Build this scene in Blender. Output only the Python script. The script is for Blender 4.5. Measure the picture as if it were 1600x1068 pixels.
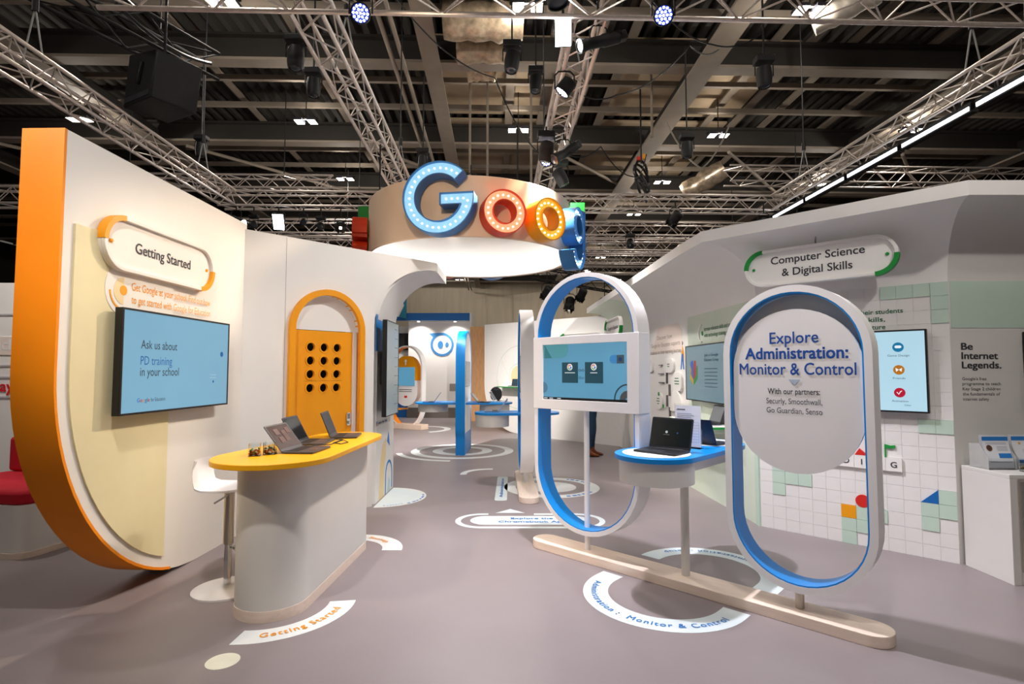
import bpy, bmesh, math, random
from mathutils import Matrix, Vector
random.seed(7)
RAD = math.radians
SC = bpy.context.scene
COL = SC.collection
for _o in list(bpy.data.objects):
    bpy.data.objects.remove(_o)

# ------------------------------------------------------------------ camera
cam_d = bpy.data.cameras.new('camera'); cam = bpy.data.objects.new('camera', cam_d); COL.objects.link(cam)
cam.location = (0, 0, 1.6)
cam.rotation_euler = (RAD(90) + math.atan(46 / 850.), 0, 0)
cam_d.sensor_width = 36; cam_d.lens = 36 * 850 / 1600.; cam_d.clip_start = .05; cam_d.clip_end = 300
SC.camera = cam
# ------------------------------------------------------------------ world: faint even haze of hall light beyond the walls
W = bpy.data.worlds.new('hall'); SC.world = W; W.use_nodes = True
W.node_tree.nodes['Background'].inputs[0].default_value = (1.0, .9, .8, 1)
W.node_tree.nodes['Background'].inputs[1].default_value = .10
SC.view_settings.view_transform = 'Standard'; SC.view_settings.look = 'None'
SC.view_settings.exposure = 0.08; SC.view_settings.gamma = 1; SC.view_settings.use_curve_mapping = False
# ------------------------------------------------------------------ lamps: position, aim, watts, colour, cone degrees, softness (built into fixtures below)
WARM = (1, .78, .56); NEUT = (1, .93, .87); COOL = (.86, .92, 1); VIOL = (.96, .92, 1)
AIMED = {
 'key_wall_left': ((.72, 7.4, 4.62), (-2.7, 4.45, 1.35), 66, WARM, 42, .5),
 'counter_fill': ((-1.55, 1.8, 4.72), (-1.6, 4.6, .8), 34, NEUT, 70, .8),  # added fill lamp above the view, brightens the counter
 'kiosk_fill': ((1.0, 1.6, 4.72), (1.6, 4.3, 1.0), 17, NEUT, 70, .8),  # unseen lamp added to fill the camera side of the kiosk
 'right_fill': ((3.3, 1.8, 4.72), (3.1, 5.1, 1.2), 20, NEUT, 80, .8),  # out of view, put in to lift the tiled wall
 'kiosk_over': ((.38, 4.4, 4.72), (1.3, 4.3, 0), 66, VIOL, 80, .6),
 'door': ((.57, 5.75, 4.66), (-2.0, 6.1, 1.3), 24, NEUT, 70, .8),
 'aisle':         ((.47, 7.3, 4.62), (-.3, 8.5, 0), 80, NEUT, 95, .8),
 'aisle_deep':    ((-1.9, 9.6, 4.62), (-.4, 12, 0), 150, NEUT, 100, .8),
 'wall_right': ((.75, 8.3, 4.62), (2.45, 8.6, 1.2), 30, NEUT, 125, 1),
 'drum': ((-.9, 1.75, 4.72), (-.7, 6.95, 3.75), 46, WARM, 34, .7),  # added lamp out of view, evens the light on the drum skin
 'drum_inner_fill':   ((-.65, 8.5, 4.55), (-.65, 8.5, 0), 24, NEUT, 160, .6),  # made-up lamp above the drum, brightens its inner band
 'orange_edge': ((-4.4, 1.4, 4.72), (-2.9, 3.2, 2.9), 62, WARM, 40, .8),
 'red_booth_fill': ((-5.35, 4.95, 4.70), (-5.2, 6.5, 1.0), 26, NEUT, 100, .8),  # unseen lamp put in to brighten the booth at the left
 'hall_fill_left': ((-5.5, 35, 8.2), (-6, 42, 4), 130, NEUT, 130, .8),  # added flood, lifts the left part of the back wall
 'hall_fill_right': ((5.0, 35, 8.2), (4, 42, 4), 170, NEUT, 130, .8),  # its added partner for the right part of the back wall
 'back':          ((3.2, 10.5, 4.6), (.8, 13.2, 1.2), 150, NEUT, 80, .8),
}
FLOOD_W = 60; HALL_W = 9.5; BOOTH_W = 120

# ------------------------------------------------------------------ helpers
def lin(c):
    if isinstance(c, str):
        c = [int(c[i:i + 2], 16) / 255. for i in (0, 2, 4)]
        return tuple(x / 12.92 if x <= .04045 else ((x + .055) / 1.055) ** 2.4 for x in c)
    return tuple(c)
MATS = {}
def mat(key, col=None, rough=.5, metal=0, noise=.05, scale=6., bump=0., emit=0., trans=0., alpha=None, kind=None, ior=1.45, stretch=None):
    if key in MATS: return MATS[key]
    m = bpy.data.materials.new(key); m.use_nodes = True; nt = m.node_tree; N = nt.nodes; L = nt.links
    b = N['Principled BSDF']; c = lin(col)
    b.inputs['Roughness'].default_value = rough; b.inputs['Metallic'].default_value = metal; b.inputs['IOR'].default_value = ior
    b.inputs['Base Color'].default_value = (*[x*(.12 if emit else 1) for x in c], 1)
    if noise or bump:
        tc = N.new('ShaderNodeTexCoord'); mp = N.new('ShaderNodeMapping'); L.new(tc.outputs['Object'], mp.inputs[0])
        if stretch: mp.inputs['Scale'].default_value = stretch
        nz = N.new('ShaderNodeTexNoise'); nz.inputs['Scale'].default_value = scale; nz.inputs['Detail'].default_value = 4
        L.new(mp.outputs[0], nz.inputs['Vector'])
        if noise:
            r = N.new('ShaderNodeValToRGB'); L.new(nz.outputs[0], r.inputs[0])
            r.color_ramp.elements[0].position = .3; r.color_ramp.elements[1].position = .7
            r.color_ramp.elements[0].color = (*[x * (1 - noise) for x in c], 1); r.color_ramp.elements[1].color = (*[min(1, x * (1 + noise)) for x in c], 1)
            L.new(r.outputs[0], b.inputs['Emission Color' if emit else 'Base Color'])
        if bump:
            bp = N.new('ShaderNodeBump'); bp.inputs['Strength'].default_value = bump; bp.inputs['Distance'].default_value = .01
            L.new(nz.outputs[0], bp.inputs['Height']); L.new(bp.outputs[0], b.inputs['Normal'])
    if emit:
        b.inputs['Emission Strength'].default_value = emit
        if not noise: b.inputs['Emission Color'].default_value = (*c, 1)
    if trans: b.inputs['Transmission Weight'].default_value = trans
    if alpha is not None: b.inputs['Alpha'].default_value = alpha
    MATS[key] = m; return m

class MB:
    def __init__(s): s.v = []; s.f = []; s.mi = []; s.M = None; s.cur = 0
    def add(s, vs, fs):
        o = len(s.v)
        if s.M: vs = [tuple(s.M @ Vector(p)) for p in vs]
        s.v += [tuple(p) for p in vs]; s.f += [tuple(i + o for i in f) for f in fs]; s.mi += [s.cur] * len(fs); return s
    def box(s, x0, x1, y0, y1, z0, z1):
        return s.add([(x0,y0,z0),(x1,y0,z0),(x1,y1,z0),(x0,y1,z0),(x0,y0,z1),(x1,y0,z1),(x1,y1,z1),(x0,y1,z1)],
                     [(0,3,2,1),(4,5,6,7),(0,1,5,4),(1,2,6,5),(2,3,7,6),(3,0,4,7)])
    def prism(s, poly, y0, y1):          # poly of (x, z), extruded along y
        n = len(poly)
        return s.add([(x, y0, z) for x, z in poly] + [(x, y1, z) for x, z in poly],
                     [tuple(range(n)), tuple(range(2*n-1, n-1, -1))] + [(i, (i+1)%n, n+(i+1)%n, n+i) for i in range(n)])
    def prismz(s, poly, z0, z1):         # poly of (x, y), extruded along z
        n = len(poly)
        return s.add([(x, y, z0) for x, y in poly] + [(x, y, z1) for x, y in poly],
                     [tuple(range(n-1,-1,-1)), tuple(range(n, 2*n))] + [(i, (i+1)%n, n+(i+1)%n, n+i) for i in range(n)])
    def ring(s, a, b, y0, y1, closed=True):   # between two outlines of (x, z)
        n = len(a); V = [(x, y0, z) for x, z in a] + [(x, y0, z) for x, z in b] + [(x, y1, z) for x, z in a] + [(x, y1, z) for x, z in b]
        F = []
        for i in range(n if closed else n-1):
            j = (i+1) % n
            F += [(i, j, n+j, n+i), (2*n+i, 3*n+i, 3*n+j, 2*n+j), (i, 2*n+i, 2*n+j, j), (n+i, n+j, 3*n+j, 3*n+i)]
        if not closed: F += [(0, n, 3*n, 2*n), (n-1, 3*n-1, 4*n-1, 2*n-1)]
        return s.add(V, F)
    def ringz(s, a, b, z0, z1, closed=True):
        M0 = s.M; R = Matrix(((1,0,0,0),(0,0,1,0),(0,1,0,0),(0,0,0,1))); s.M = (M0 @ R) if M0 else R
        s.ring(a, b, z0, z1, closed); s.M = M0; return s
    def tube(s, pts, r, n=8, cap=True, closed=False):
        P = [Vector(p) for p in pts]; m = len(P); V = []; F = []; up = None
        rs = r if isinstance(r, (list, tuple)) else [r]*m
        for i, p in enumerate(P):
            t = (P[(i+1)%m] - P[i-1]) if closed else (P[min(i+1, m-1)] - P[max(i-1, 0)])
            t.normalize()
            if up is None: up = t.cross(Vector((0,0,1)) if abs(t.z) < .9 else Vector((1,0,0))).normalized()
            else:
                up = up - t * up.dot(t)
                up = up.normalized() if up.length > 1e-6 else t.orthogonal().normalized()
            w = t.cross(up)
            V += [tuple(p + (up*math.cos(2*math.pi*k/n) + w*math.sin(2*math.pi*k/n))*rs[i]) for k in range(n)]
        for i in range(m if closed else m-1):
            a = i*n; b = ((i+1)%m)*n
            F += [(a+k, a+(k+1)%n, b+(k+1)%n, b+k) for k in range(n)]
        if cap and not closed: F += [tuple(range(n-1,-1,-1)), tuple(range((m-1)*n, m*n))]
        return s.add(V, F)
    def lathe(s, prof, n=24, cx=0, cy=0, cap=True):
        V = []; F = []; m = len(prof)
        for r, z in prof: V += [(cx + r*math.cos(2*math.pi*k/n), cy + r*math.sin(2*math.pi*k/n), z) for k in range(n)]
        for i in range(m-1): F += [(i*n+k, i*n+(k+1)%n, (i+1)*n+(k+1)%n, (i+1)*n+k) for k in range(n)]
        if cap: F += [tuple(range(n-1,-1,-1))] + ([tuple(range((m-1)*n, m*n))] if cap is True else [])
        return s.add(V, F)
    def ball(s, c, r, n=8):
        h = n//2; return s.M_lathe(c, [(r*math.sin(math.pi*(i+.02)/(h+.04)), -r*math.cos(math.pi*(i+.02)/(h+.04))) for i in range(h+1)], n)
    def M_lathe(s, c, prof, n):
        return s.lathe([(a, b + c[2]) for a, b in prof], n, c[0], c[1])
    def mesh(s, name, mats, smooth=True, ang=35):
        me = bpy.data.meshes.new(name); me.from_pydata(s.v, [], s.f); me.validate()
        bm = bmesh.new(); bm.from_mesh(me); bmesh.ops.recalc_face_normals(bm, faces=bm.faces); bm.to_mesh(me); bm.free()
        mats = mats if isinstance(mats, (list, tuple)) else [mats]
        for m in mats: me.materials.append(m)
        if len(mats) > 1 and len(s.mi) == len(me.polygons): me.polygons.foreach_set('material_index', s.mi)
        if smooth:
            me.shade_smooth(); me.set_sharp_from_angle(angle=RAD(ang))
        return me
    def build(s, name, mats, parent=None, loc=None, rz=0, bev=0, **k):
        return obj(name, s.mesh(name, mats, **k), parent, loc, rz, bev)

def obj(name, me, parent=None, loc=None, rz=0, bev=0):
    o = bpy.data.objects.new(name, me); COL.objects.link(o)
    if parent: o.parent = parent
    if loc: o.location = loc
    if rz: o.rotation_euler = (0, 0, rz)
    if bev:
        b = o.modifiers.new('bevel', 'BEVEL'); b.width = bev; b.segments = 2; b.limit_method = 'ANGLE'; b.angle_limit = RAD(40)
    return o
def tag(o, label=None, cat=None, group=None, kind=None):
    if label: o['label'] = label
    if cat: o['category'] = cat
    if group: o['group'] = group
    if kind: o['kind'] = kind
    return o
def thing(name, label, cat, loc=(0,0,0), rz=0, group=None):
    o = bpy.data.objects.new(name, None); COL.objects.link(o); o.empty_display_size = .1
    o.location = loc; o.rotation_euler = (0, 0, RAD(rz)); return tag(o, label, cat, group)
def struct(o): o['kind'] = 'structure'; return o
def lift(o):
    o['kind'] = 'stuff'; return o
def copy_tree(o, parent=None, label=None, loc=None, rz=None):
    c = o.copy(); COL.objects.link(c); c.parent = parent
    if label: c['label'] = label
    if loc is not None: c.location = loc
    if rz is not None: c.rotation_euler = (0, 0, RAD(rz))
    for ch in [q for q in KIDS.get(o.name, [])] if False else list(o.children): copy_tree(ch, c)
    return c
KIDS = {}
def arc(cx, cz, r, a0, a1, n=16, rz=None):
    rz = r if rz is None else rz
    return [(cx + r*math.cos(RAD(a0+(a1-a0)*i/n)), cz + rz*math.sin(RAD(a0+(a1-a0)*i/n))) for i in range(n+1)]
def pill(cx, cz, w, h, n=14):            # stadium outline, either orientation
    if h >= w: r = w/2; return arc(cx, cz+h/2-r, r, 0, 180, n) + arc(cx, cz-h/2+r, r, 180, 360, n)
    r = h/2; return arc(cx+w/2-r, cz, r, -90, 90, n) + arc(cx-w/2+r, cz, r, 90, 270, n)
def rrect(cx, cz, w, h, r, n=4):
    x, z = w/2-r, h/2-r
    return arc(cx+x, cz+z, r, 0, 90, n)+arc(cx-x, cz+z, r, 90, 180, n)+arc(cx-x, cz-z, r, 180, 270, n)+arc(cx+x, cz-z, r, 270, 360, n)
def hull2(c1, r1, c2, r2, n=18):         # outline round two circles
    dx, dy = c2[0]-c1[0], c2[1]-c1[1]; d = math.hypot(dx, dy); a = math.degrees(math.atan2(dy, dx)); b = math.degrees(math.acos((r1-r2)/d))
    return arc(c2[0], c2[1], r2, a-b, a+b, n) + arc(c1[0], c1[1], r1, a+b, a+360-b, n)
def inset(poly, d):
    n = len(poly); out = []
    area = sum(poly[i][0]*poly[(i+1)%n][1]-poly[(i+1)%n][0]*poly[i][1] for i in range(n)); sg = 1 if area > 0 else -1
    for i in range(n):
        p, q, r = Vector(poly[i-1]), Vector(poly[i]), Vector(poly[(i+1)%n])
        e1 = (q-p); e2 = (r-q)
        if e1.length < 1e-7: e1 = e2
        if e2.length < 1e-7: e2 = e1
        e1.normalize(); e2.normalize(); n1 = Vector((-e1.y, e1.x))*sg; n2 = Vector((-e2.y, e2.x))*sg
        m = n1+n2; l = max(m.length_squared/2, .35); out.append(tuple(q + m*(d/l)))
    return out
def rz_of(a): return RAD(a)
TC = {}
def tgeo(s, bold=0., space=1.):
    k = (s, round(bold, 4), space)
    if k not in TC:
        c = bpy.data.curves.new('type', 'FONT'); c.body = s; c.size = 1; c.resolution_u = 3; c.space_character = space
        o = bpy.data.objects.new('type', c); me = o.to_mesh()
        v = [(p.co.x, p.co.y) for p in me.vertices]; f = [tuple(p.vertices) for p in me.polygons]
        o.to_mesh_clear(); bpy.data.objects.remove(o); bpy.data.curves.remove(c)
        if bold >= .01:                                # heavier strokes: the glyphs once more, nudged a hair
            n = len(v); v0, f0 = v, f; v = []; f = []
            for q, (dx, dy) in enumerate(((-1, -.7), (1, -.7), (-1, .7), (1, .7))):
                v += [(x+dx*bold*.8, y+dy*bold*.8, q) for x, y in v0]; f += [tuple(i+q*n for i in g) for g in f0]
        x0 = min(p[0] for p in v); x1 = max(p[0] for p in v)
        TC[k] = ([(p[0]-x0, p[1], p[2] if len(p) > 2 else 0) for p in v], f, x1-x0)
    return TC[k]
CAP = .69
def text(s, x, z, h=None, w=None, al='C', y=-.002, m=None, parent=None, bold=.008, name='lettering', label=None):
    v, f, W0 = tgeo(s, bold)
    sz = (h/CAP) if h else w/W0; sx = (w/W0) if w else sz
    off = {'C': -W0*sx/2, 'L': 0, 'R': -W0*sx}[al]
    b = MB(); b.add([(x+off+px*sx, y-.0003*q, z+py*sz) for px, py, q in v], f)
    o = b.build(name, m, parent, smooth=False)
    if label: o['label'] = label
    return o
def arc_text(s, cx, cy, r, a0, h, m, parent, z=.004, wfac=1., bold=.008, sgn=1, span=None):
    v, f, W0 = tgeo(s, bold, 1.18); k = h/CAP
    if span: wfac = RAD(span)*r/(W0*k)
    b = MB(); V = []
    for px, py, lay in v:
        a = RAD(a0) + sgn*(px-W0/2)*k*wfac/r; q = r - sgn*py*k
        V.append((cx+q*math.cos(a), cy+q*math.sin(a), z+.0003*lay))
    return b.add(V, f).build('lettering', m, parent, smooth=False)
def flat(poly, m, parent, name, y=-.002, t=.0015, label=None):    # thin print, sticker or plate on a wall plane
    o = MB().prism(poly, y-t, y).build(name, m, parent, smooth=False)
    if label: o['label'] = label
    return o
def rect(x0, x1, z0, z1): return [(x0,z0),(x1,z0),(x1,z1),(x0,z1)]
def disc(cx, cz, r, n=24, rz=None): return arc(cx, cz, r, 0, 360-360/n, n-1, rz)

# ------------------------------------------------------------------ materials
WHITE = mat('white paint', 'EFEDEA', .55, noise=.012, scale=3)
WARMW = mat('warm white paint', 'F0EBE4', .55, noise=.012, scale=3)
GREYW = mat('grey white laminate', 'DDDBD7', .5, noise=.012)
FRAMEW = mat('satin white frame', 'F0EFF0', .4, noise=.01)
YEL = mat('yellow paint', 'F2A007', .45, noise=.02)
YTOP = mat('yellow laminate', 'F6B213', .35, noise=.02)
ORG = mat('orange paint', 'FF9400', .5, noise=.02)
CREAM = mat('pale yellow panel', 'EADFB4', .6, noise=.02)
BLUE = mat('blue laminate', '0A8AE0', .35, noise=.02)
DBLUE = mat('deep blue paint', '1668B5', .45, noise=.02)
MINT = mat('mint paint', 'C3DACB', .55, noise=.015)
MINT2 = mat('pale mint paint', 'D5E2D2', .55, noise=.015)
GREEN = mat('green paint', '12923A', .5, noise=.02)
RED = mat('red paint', 'D5281F', .5, noise=.02)
INK = mat('dark grey print', '3A3A40', .6, noise=0)
INKB = mat('blue print', '174FA8', .6, noise=0)
INKB2 = mat('bright blue print', '2A7CC8', .6, noise=0)
INKO = mat('orange print', 'F7A51E', .6, noise=0)
INKG = mat('green print', '1D6B45', .6, noise=0)
INKR = mat('red print', 'D9202E', .6, noise=0)
BLACK = mat('black plastic', '17181A', .4, noise=.05)
BLACKM = mat('black metal', '141416', .55, .1, noise=.1)
GREYP = mat('graphite laptop shell', '45464F', .4, .4, noise=.03)
KEYS = mat('black keys', '16171B', .5, noise=.1)
CHROME = mat('chrome', 'D8D8D8', .12, 1, noise=.02)
ALU = mat('aluminium truss', 'DDD2CA', .4, .6, noise=.08, scale=20)
OAK = mat('oak', 'F4E1D1', .5, noise=.05, scale=5, stretch=(1, 9, 9), bump=.05)
OAKV = mat('oak panel', 'CE9E6E', .5, noise=.12, scale=5, stretch=(9, 9, 1), bump=.05)
GLASS = mat('clear acrylic', 'F4F7F8', .03, noise=0, trans=1, ior=1.2)
DECAL = mat('white floor vinyl', 'E4E8E8', .45, noise=.02)
DECALB = mat('pale blue floor vinyl', 'DCE8EC', .45, noise=.02)
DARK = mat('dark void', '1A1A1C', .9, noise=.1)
# ================================================================== floor, hall shell, ceiling
fm = mat('grey vinyl floor', '8D8385', .42, noise=.05, scale=1.3, bump=0)
o = MB().box(-30, 30, -8, 45, -.1, 0).build('floor', fm, smooth=False); struct(o)
HB = mat('beige hall wall', 'BDB09A', .8, noise=.08, scale=.6, stretch=(6, 6, .6))
o = MB().box(-30, 30, 42, 42.4, 0, 9.2).build('wall_hall_back', HB, smooth=False); struct(o)
for i in range(30):
    MB().box(-29.9+i*2, -28.06+i*2, 41.94, 42, .05, 9).build('panel', HB, o)
HD = mat('dark hall wall', '2B2622', .9, noise=.1)
o = MB().box(-30.3, -30, -8, 42, 0, 9.2).build('wall_hall_left', HD, smooth=False); struct(o)
o = MB().box(30, 30.3, -8, 42, 0, 9.2).build('wall_hall_right', HD, smooth=False); struct(o)

CEIL = mat('dark roof decking', '35302B', .85, noise=.15, scale=1.5)
CPAN = mat('brown roof lining', 'B5A084', .85, noise=.12, scale=1.2)
BEAM = mat('painted roof steel', '8C8072', .75, noise=.1, scale=2)
BEAMD = mat('shaded dark roof steel', '302C28', .8, noise=.1, scale=2)  # on beam webs their shade is put into this darker colour
ceil = MB().box(-30, 30, -8, 42, 9.3, 9.4).build('ceiling', CEIL, smooth=False); struct(ceil)
TH = RAD(1.7)                                         # the hall grid is turned a touch against the view
def hx(x, y): return x*math.cos(TH) - y*math.sin(TH)
def hy(x, y): return x*math.sin(TH) + y*math.cos(TH)
# trapezoidal roof decking, ribs along the hall
b = MB(); pts = []
x = -24.
while x < 24:
    pts += [(x, 9.28), (x+.06, 9.12), (x+.18, 9.12), (x+.24, 9.28)]; x += .3
V = [(px, 3, pz) for px, pz in pts] + [(px, 42, pz) for px, pz in pts]; n = len(pts)
b.add(V, [(i, i+1, n+i+1, n+i) for i in range(n-1)]); d = b.build('roof_decking', CEIL, ceil, rz=TH, smooth=False); lift(d)
def ibeam(b, x0, x1, y, z0, z1, w):                     # across the hall
    b.box(x0, x1, y-w/2, y+w/2, z0, z0+.06); b.box(x0, x1, y-w/2, y+w/2, z1-.05, z1); b.box(x0, x1, y-.03, y+.03, z0, z1)
for y in (7.4, 11.3, 15.4, 19.3, 23.2, 27.2, 31.2, 35.2, 39.2):
    cb = MB().box(-26, 26, y-.03, y+.03, 8.14, 8.62).build('cross_beam', BEAMD, ceil, rz=TH, smooth=False)
    MB().box(-26, 26, y-.16, y+.16, 8.08, 8.14).build('bottom_flange', BEAM, cb, smooth=False); MB().box(-26, 26, y-.16, y+.16, 8.62, 8.67).build('top_flange', BEAMD, cb, smooth=False)
for y in (8.7, 10, 12.6, 13.9, 16.7, 18, 20.6, 21.9, 24.5, 25.9, 28.5, 29.8, 33, 37):
    MB().box(-26, 26, y-.05, y+.05, 8.42, 8.54).build('purlin', BEAM, ceil, rz=TH, smooth=False)
for x, w, z in ((-15.2, .4, 7.9), (-9.6, .45, 7.95), (-6.6, .16, 8.68), (-4.2, .16, 8.68), (-1.35, .36, 8.0), (.35, .22, 8.68), (1.25, .2, 8.68), (2.2, .2, 8.68), (2.9, .2, 8.68), (4.35, .5, 7.9), (6.0, .2, 8.68), (6.8, .2, 8.68), (7.7, .2, 8.68), (9.5, .2, 8.68), (10.4, .45, 7.9), (13, .2, 8.68), (15.5, .45, 7.9)):
    b = MB(); b.box(x-w/2, x+w/2, 4, 41.5, z, z+.05); b.build('long_beam', BEAM, ceil, rz=TH, smooth=False)
    if w > .3: MB().box(x-.04, x+.04, 4, 41.5, z+.05, z+.5).build('beam_web', BEAMD, ceil, rz=TH, smooth=False)
for x in (-2.05, -1.85):
    MB().tube([(x, 5, 7.75), (x, 41, 7.75)], .045, 8).build('service_pipe', BEAM, ceil, rz=TH)
for x, y in ((-.45, 0), (1.4, 0), (3.9, 0), (5.9, 0)):
    for k in range(7):
        MB().box(x-.94, x+.94, 11.6+k*3.95, 15.2+k*3.95, 8.95, 9.0).build('lining_panel', CPAN, ceil, rz=TH, smooth=False)
for k in range(6):                                     # diagonal wind braces
    x0 = -14 + k*5.2
    b = MB(); p0 = Vector((x0, 15.4, 8.0)); p1 = Vector((x0+3.6, 19.3, 8.0)); b.tube([p0, p1], .05, 6); b.build('wind_brace', BEAM, ceil, rz=TH)
for x in (-.6, -.2, .8, 3.6):
    MB().tube([(x, 12.2, 5.6 if x < 1 else 7), (x, 12.2, 8.6)], .03, 6).build('drop_pipe', BEAM, ceil, rz=TH)

# ================================================================== left wall with orange edge
AX, AY, AR = -2.743, 3.217, 88.7
def curve_A(o, n=22):     # quarter-oval corner, outline inset by o
    return [(1.5-(1.46-o)*math.cos(RAD(90*i/n)), 1.6-(1.6-o)*math.sin(RAD(90*i/n))) for i in range(n+1)]
wa = struct(MB().prism([(2.24, 0), (2.24, 3.09), (.045, 3.09)] + curve_A(.005)[:-1] + [(1.5, 0)], 0, .26).build('wall_left', WARMW, loc=(AX, AY, 0), rz=RAD(AR)))
out = [(.04, 3.09)] + curve_A(0)[:20]; inn = [(.06, 3.09)] + curve_A(.02)[:20]
MB().ring(out, inn, -.004, .264, closed=False).build('orange_edge', ORG, wa)['label'] = 'orange painted edge curving down to the floor'
pan = curve_A(.10); pan = [p for p in pan if p[0] < 1.09]
k = math.sqrt(1-((1.5-1.09)/1.36)**2); pan.append((1.09, 1.6-1.5*k))
MB().prism([(1.09, 2.525), (.14, 2.525)] + pan, -.014, 0).build('yellow_panel', CREAM, wa)['label'] = 'pale yellow raised panel with a curved corner'
MB().prism([(1.10, 1.98), (1.10, 2.36)] + arc(.58, 2.17, .19, 90, 270, 14), -.017, -.0145).build('text_patch', WARMW, wa)
flat(arc(.56, 2.16, .095, 90, 270, 12), mat('sand print', 'F0D9A8', .6, noise=0), wa, 'emblem', y=-.0175)
flat(disc(.555, 2.165, .034), INKO, wa, 'emblem_dot', y=-.0195)
MB().ring(arc(.57, 2.165, .145, 185, 262, 10), arc(.57, 2.165, .132, 185, 262, 10), -.020, -.0175, closed=False).build('emblem_arc', INKO, wa)
text('Get Google at your school. Find out how', .635, 2.178, h=.056, w=.965, al='L', y=-.020, m=INKO, parent=wa, bold=.006)
text('to get started with Google for Education', .635, 2.085, h=.056, w=.97, al='L', y=-.020, m=INKO, parent=wa, bold=.006)

# ================================================================== left rear wall with the arched yellow door
BX, BY, BR = -2.672, 5.442, 48
def cove_B(n=14):        # along the wall: from the upright edge over to the lip
    return [(1.505 + (2.46-1.505)*(1-math.cos(RAD(90*i/n))), 2.15 + .80*math.sin(RAD(90*i/n))) for i in range(n+1)]
DC, DRI, DRO = .893, .392, .457                       # door centre, inner and outer arch radius
poly = [(DC-DRI, 0), (-.03, 0), (-.03, 3.035), (2.48, 3.06), (2.48, 2.95)] + cove_B()[::-1] + [(1.505, 0), (DC+DRI, 0)] + arc(DC, 2.06, DRI, 0, 180, 18)
wb = struct(MB().prism(poly, 0, .09).build('wall_left_rear', WHITE, loc=(BX, BY, 0), rz=RAD(BR)))
MB().box(.400, .4022, -.0012, 0, 0, 3.03).build('panel_seam', INK, wb)
o_ = [(DC+DRO, 0)] + arc(DC, 2.06, DRO, 0, 180, 24) + [(DC-DRO, 0)]; i_ = [(DC+DRI, 0)] + arc(DC, 2.06, DRI, 0, 180, 24) + [(DC-DRI, 0)]
MB().ring(o_, i_, -.05, .09, closed=False).build('door_arch', YEL, wb)['label'] = 'yellow arched door surround'
MB().prism(arc(DC, 2.06, DRI, 0, 180, 24), .05, .08).build('arch_infill', WHITE, wb)
MB().box(DC+DRI-.045, DC+DRI, .03, .09, 0, 2.06).build('door_jamb', WHITE, wb)
door = struct(MB().box(0, 1, 0, 1, 0, 1).build('door_1', YEL, wb))
bpy.data.objects.remove(door)
b = MB(); x0, x1, zt = DC-DRI, DC+DRI-.045, 2.055; HX = (.725, .886, 1.046); HZ = (1.417, 1.57, 1.72, 1.87); hs = .075
def plate(b, xa, xb, za, zb): 
    b.box(xa, xb, .055, .085, za, zb)
plate(b, x0, HX[0]-hs, 0, zt); plate(b, HX[2]+hs, x1, 0, zt); plate(b, HX[0]-hs, HX[2]+hs, 0, HZ[0]-hs); plate(b, HX[0]-hs, HX[2]+hs, HZ[3]+hs, zt)
for i in range(2): plate(b, HX[i]+hs, HX[i+1]-hs, HZ[0]-hs, HZ[3]+hs)
sq = lambda cx, cz, a: [(cx+a*max(-1, min(1, 1.4143*math.cos(t))), cz+a*max(-1, min(1, 1.4143*math.sin(t)))) for t in [2*math.pi*i/24 for i in range(24)]]
for cx in HX:
    for j, cz in enumerate(HZ):
        b.ring(sq(cx, cz, hs), disc(cx, cz, .048), .055, .085)
door = struct(b.build('door_1', YEL, loc=(BX, BY, 0), rz=RAD(BR)))
for cx in HX:
    for cz in HZ:
        MB().ring(disc(cx, cz, .062), disc(cx, cz, .047), .047, .085).build('porthole_rim', YEL, door)
kp = MB().prism(rrect(1.195, 1.05, .045, .15, .02), .03, .056).build('keypad_lock', CHROME, door); kp['label'] = 'steel keypad lock'
for r in range(5):
    for c in (-1, 0, 1): MB().box(1.195+c*.011-.004, 1.195+c*.011+.004, .026, .031, 1.055+r*.012, 1.063+r*.012).build('key', GREYP, kp)
kk = MB(); kk.M = Matrix.Translation((1.195, .018, 1.01)) @ Matrix.Rotation(RAD(90), 4, 'X'); kk.lathe([(.016, -.012), (.018, .008), (.012, .014)], 14); kk.build('knob', CHROME, kp)
o = MB().box(.3, 1.5, .55, .6, 0, 2.5).build('door_shade_backing', DARK, loc=(BX, BY, 0), rz=RAD(BR), smooth=False); struct(o)  # added dark sheet, shade of the room behind put into its colour

# ================================================================== short passage wall with its overhanging cove
prof = [(-1.655, 0)] + [(-1.655+.60*(1-math.cos(RAD(90*i/14))), 2.15+.80*math.sin(RAD(90*i/14))) for i in range(15)] + [(-1.02, 2.95), (-1.02, 3.06), (-1.95, 3.06), (-1.95, 0)]
yb = lambda X: 5.442 + (X+2.672)/math.cos(RAD(48))*math.sin(RAD(48)) + .11
n = len(prof)
V = [(X, yb(X), z) for X, z in prof] + [(X, yb(X)+.98, z) for X, z in prof]
wc = struct(MB().add(V, [tuple(range(n)), tuple(range(2*n-1, n-1, -1))] + [(i, (i+1)%n, n+(i+1)%n, n+i) for i in range(n)]).build('wall_passage', WHITE))
CP = thing('x', 'x', 'x'); bpy.data.objects.remove(CP)
def on_C(o): o.parent = wc; o.rotation_euler = (0, 0, RAD(90)); o.location = (-1.655, 6.6, 0); return o
on_C(MB().prism(rect(.0, .62, 1.85, 2.30), -.004, 0).build('blue_panel', BLUE))
on_C(MB().prism([(.25, 0), (.29, .45), (.42, .66), (.60, .74), (.60, .52), (.52, .36), (.50, 0)], -.002, 0).build('printed_arch', mat('sand print', 'F0D9A8')))
on_C(MB().ring([(.98, .02)]+arc(.78, .22, .2, 0, 180, 12)+[(.58, 0)], [(.945, .02)]+arc(.78, .22, .165, 0, 180, 12)+[(.615, 0)], -.003, 0, closed=False).build('printed_ring', INKB2))
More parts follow.
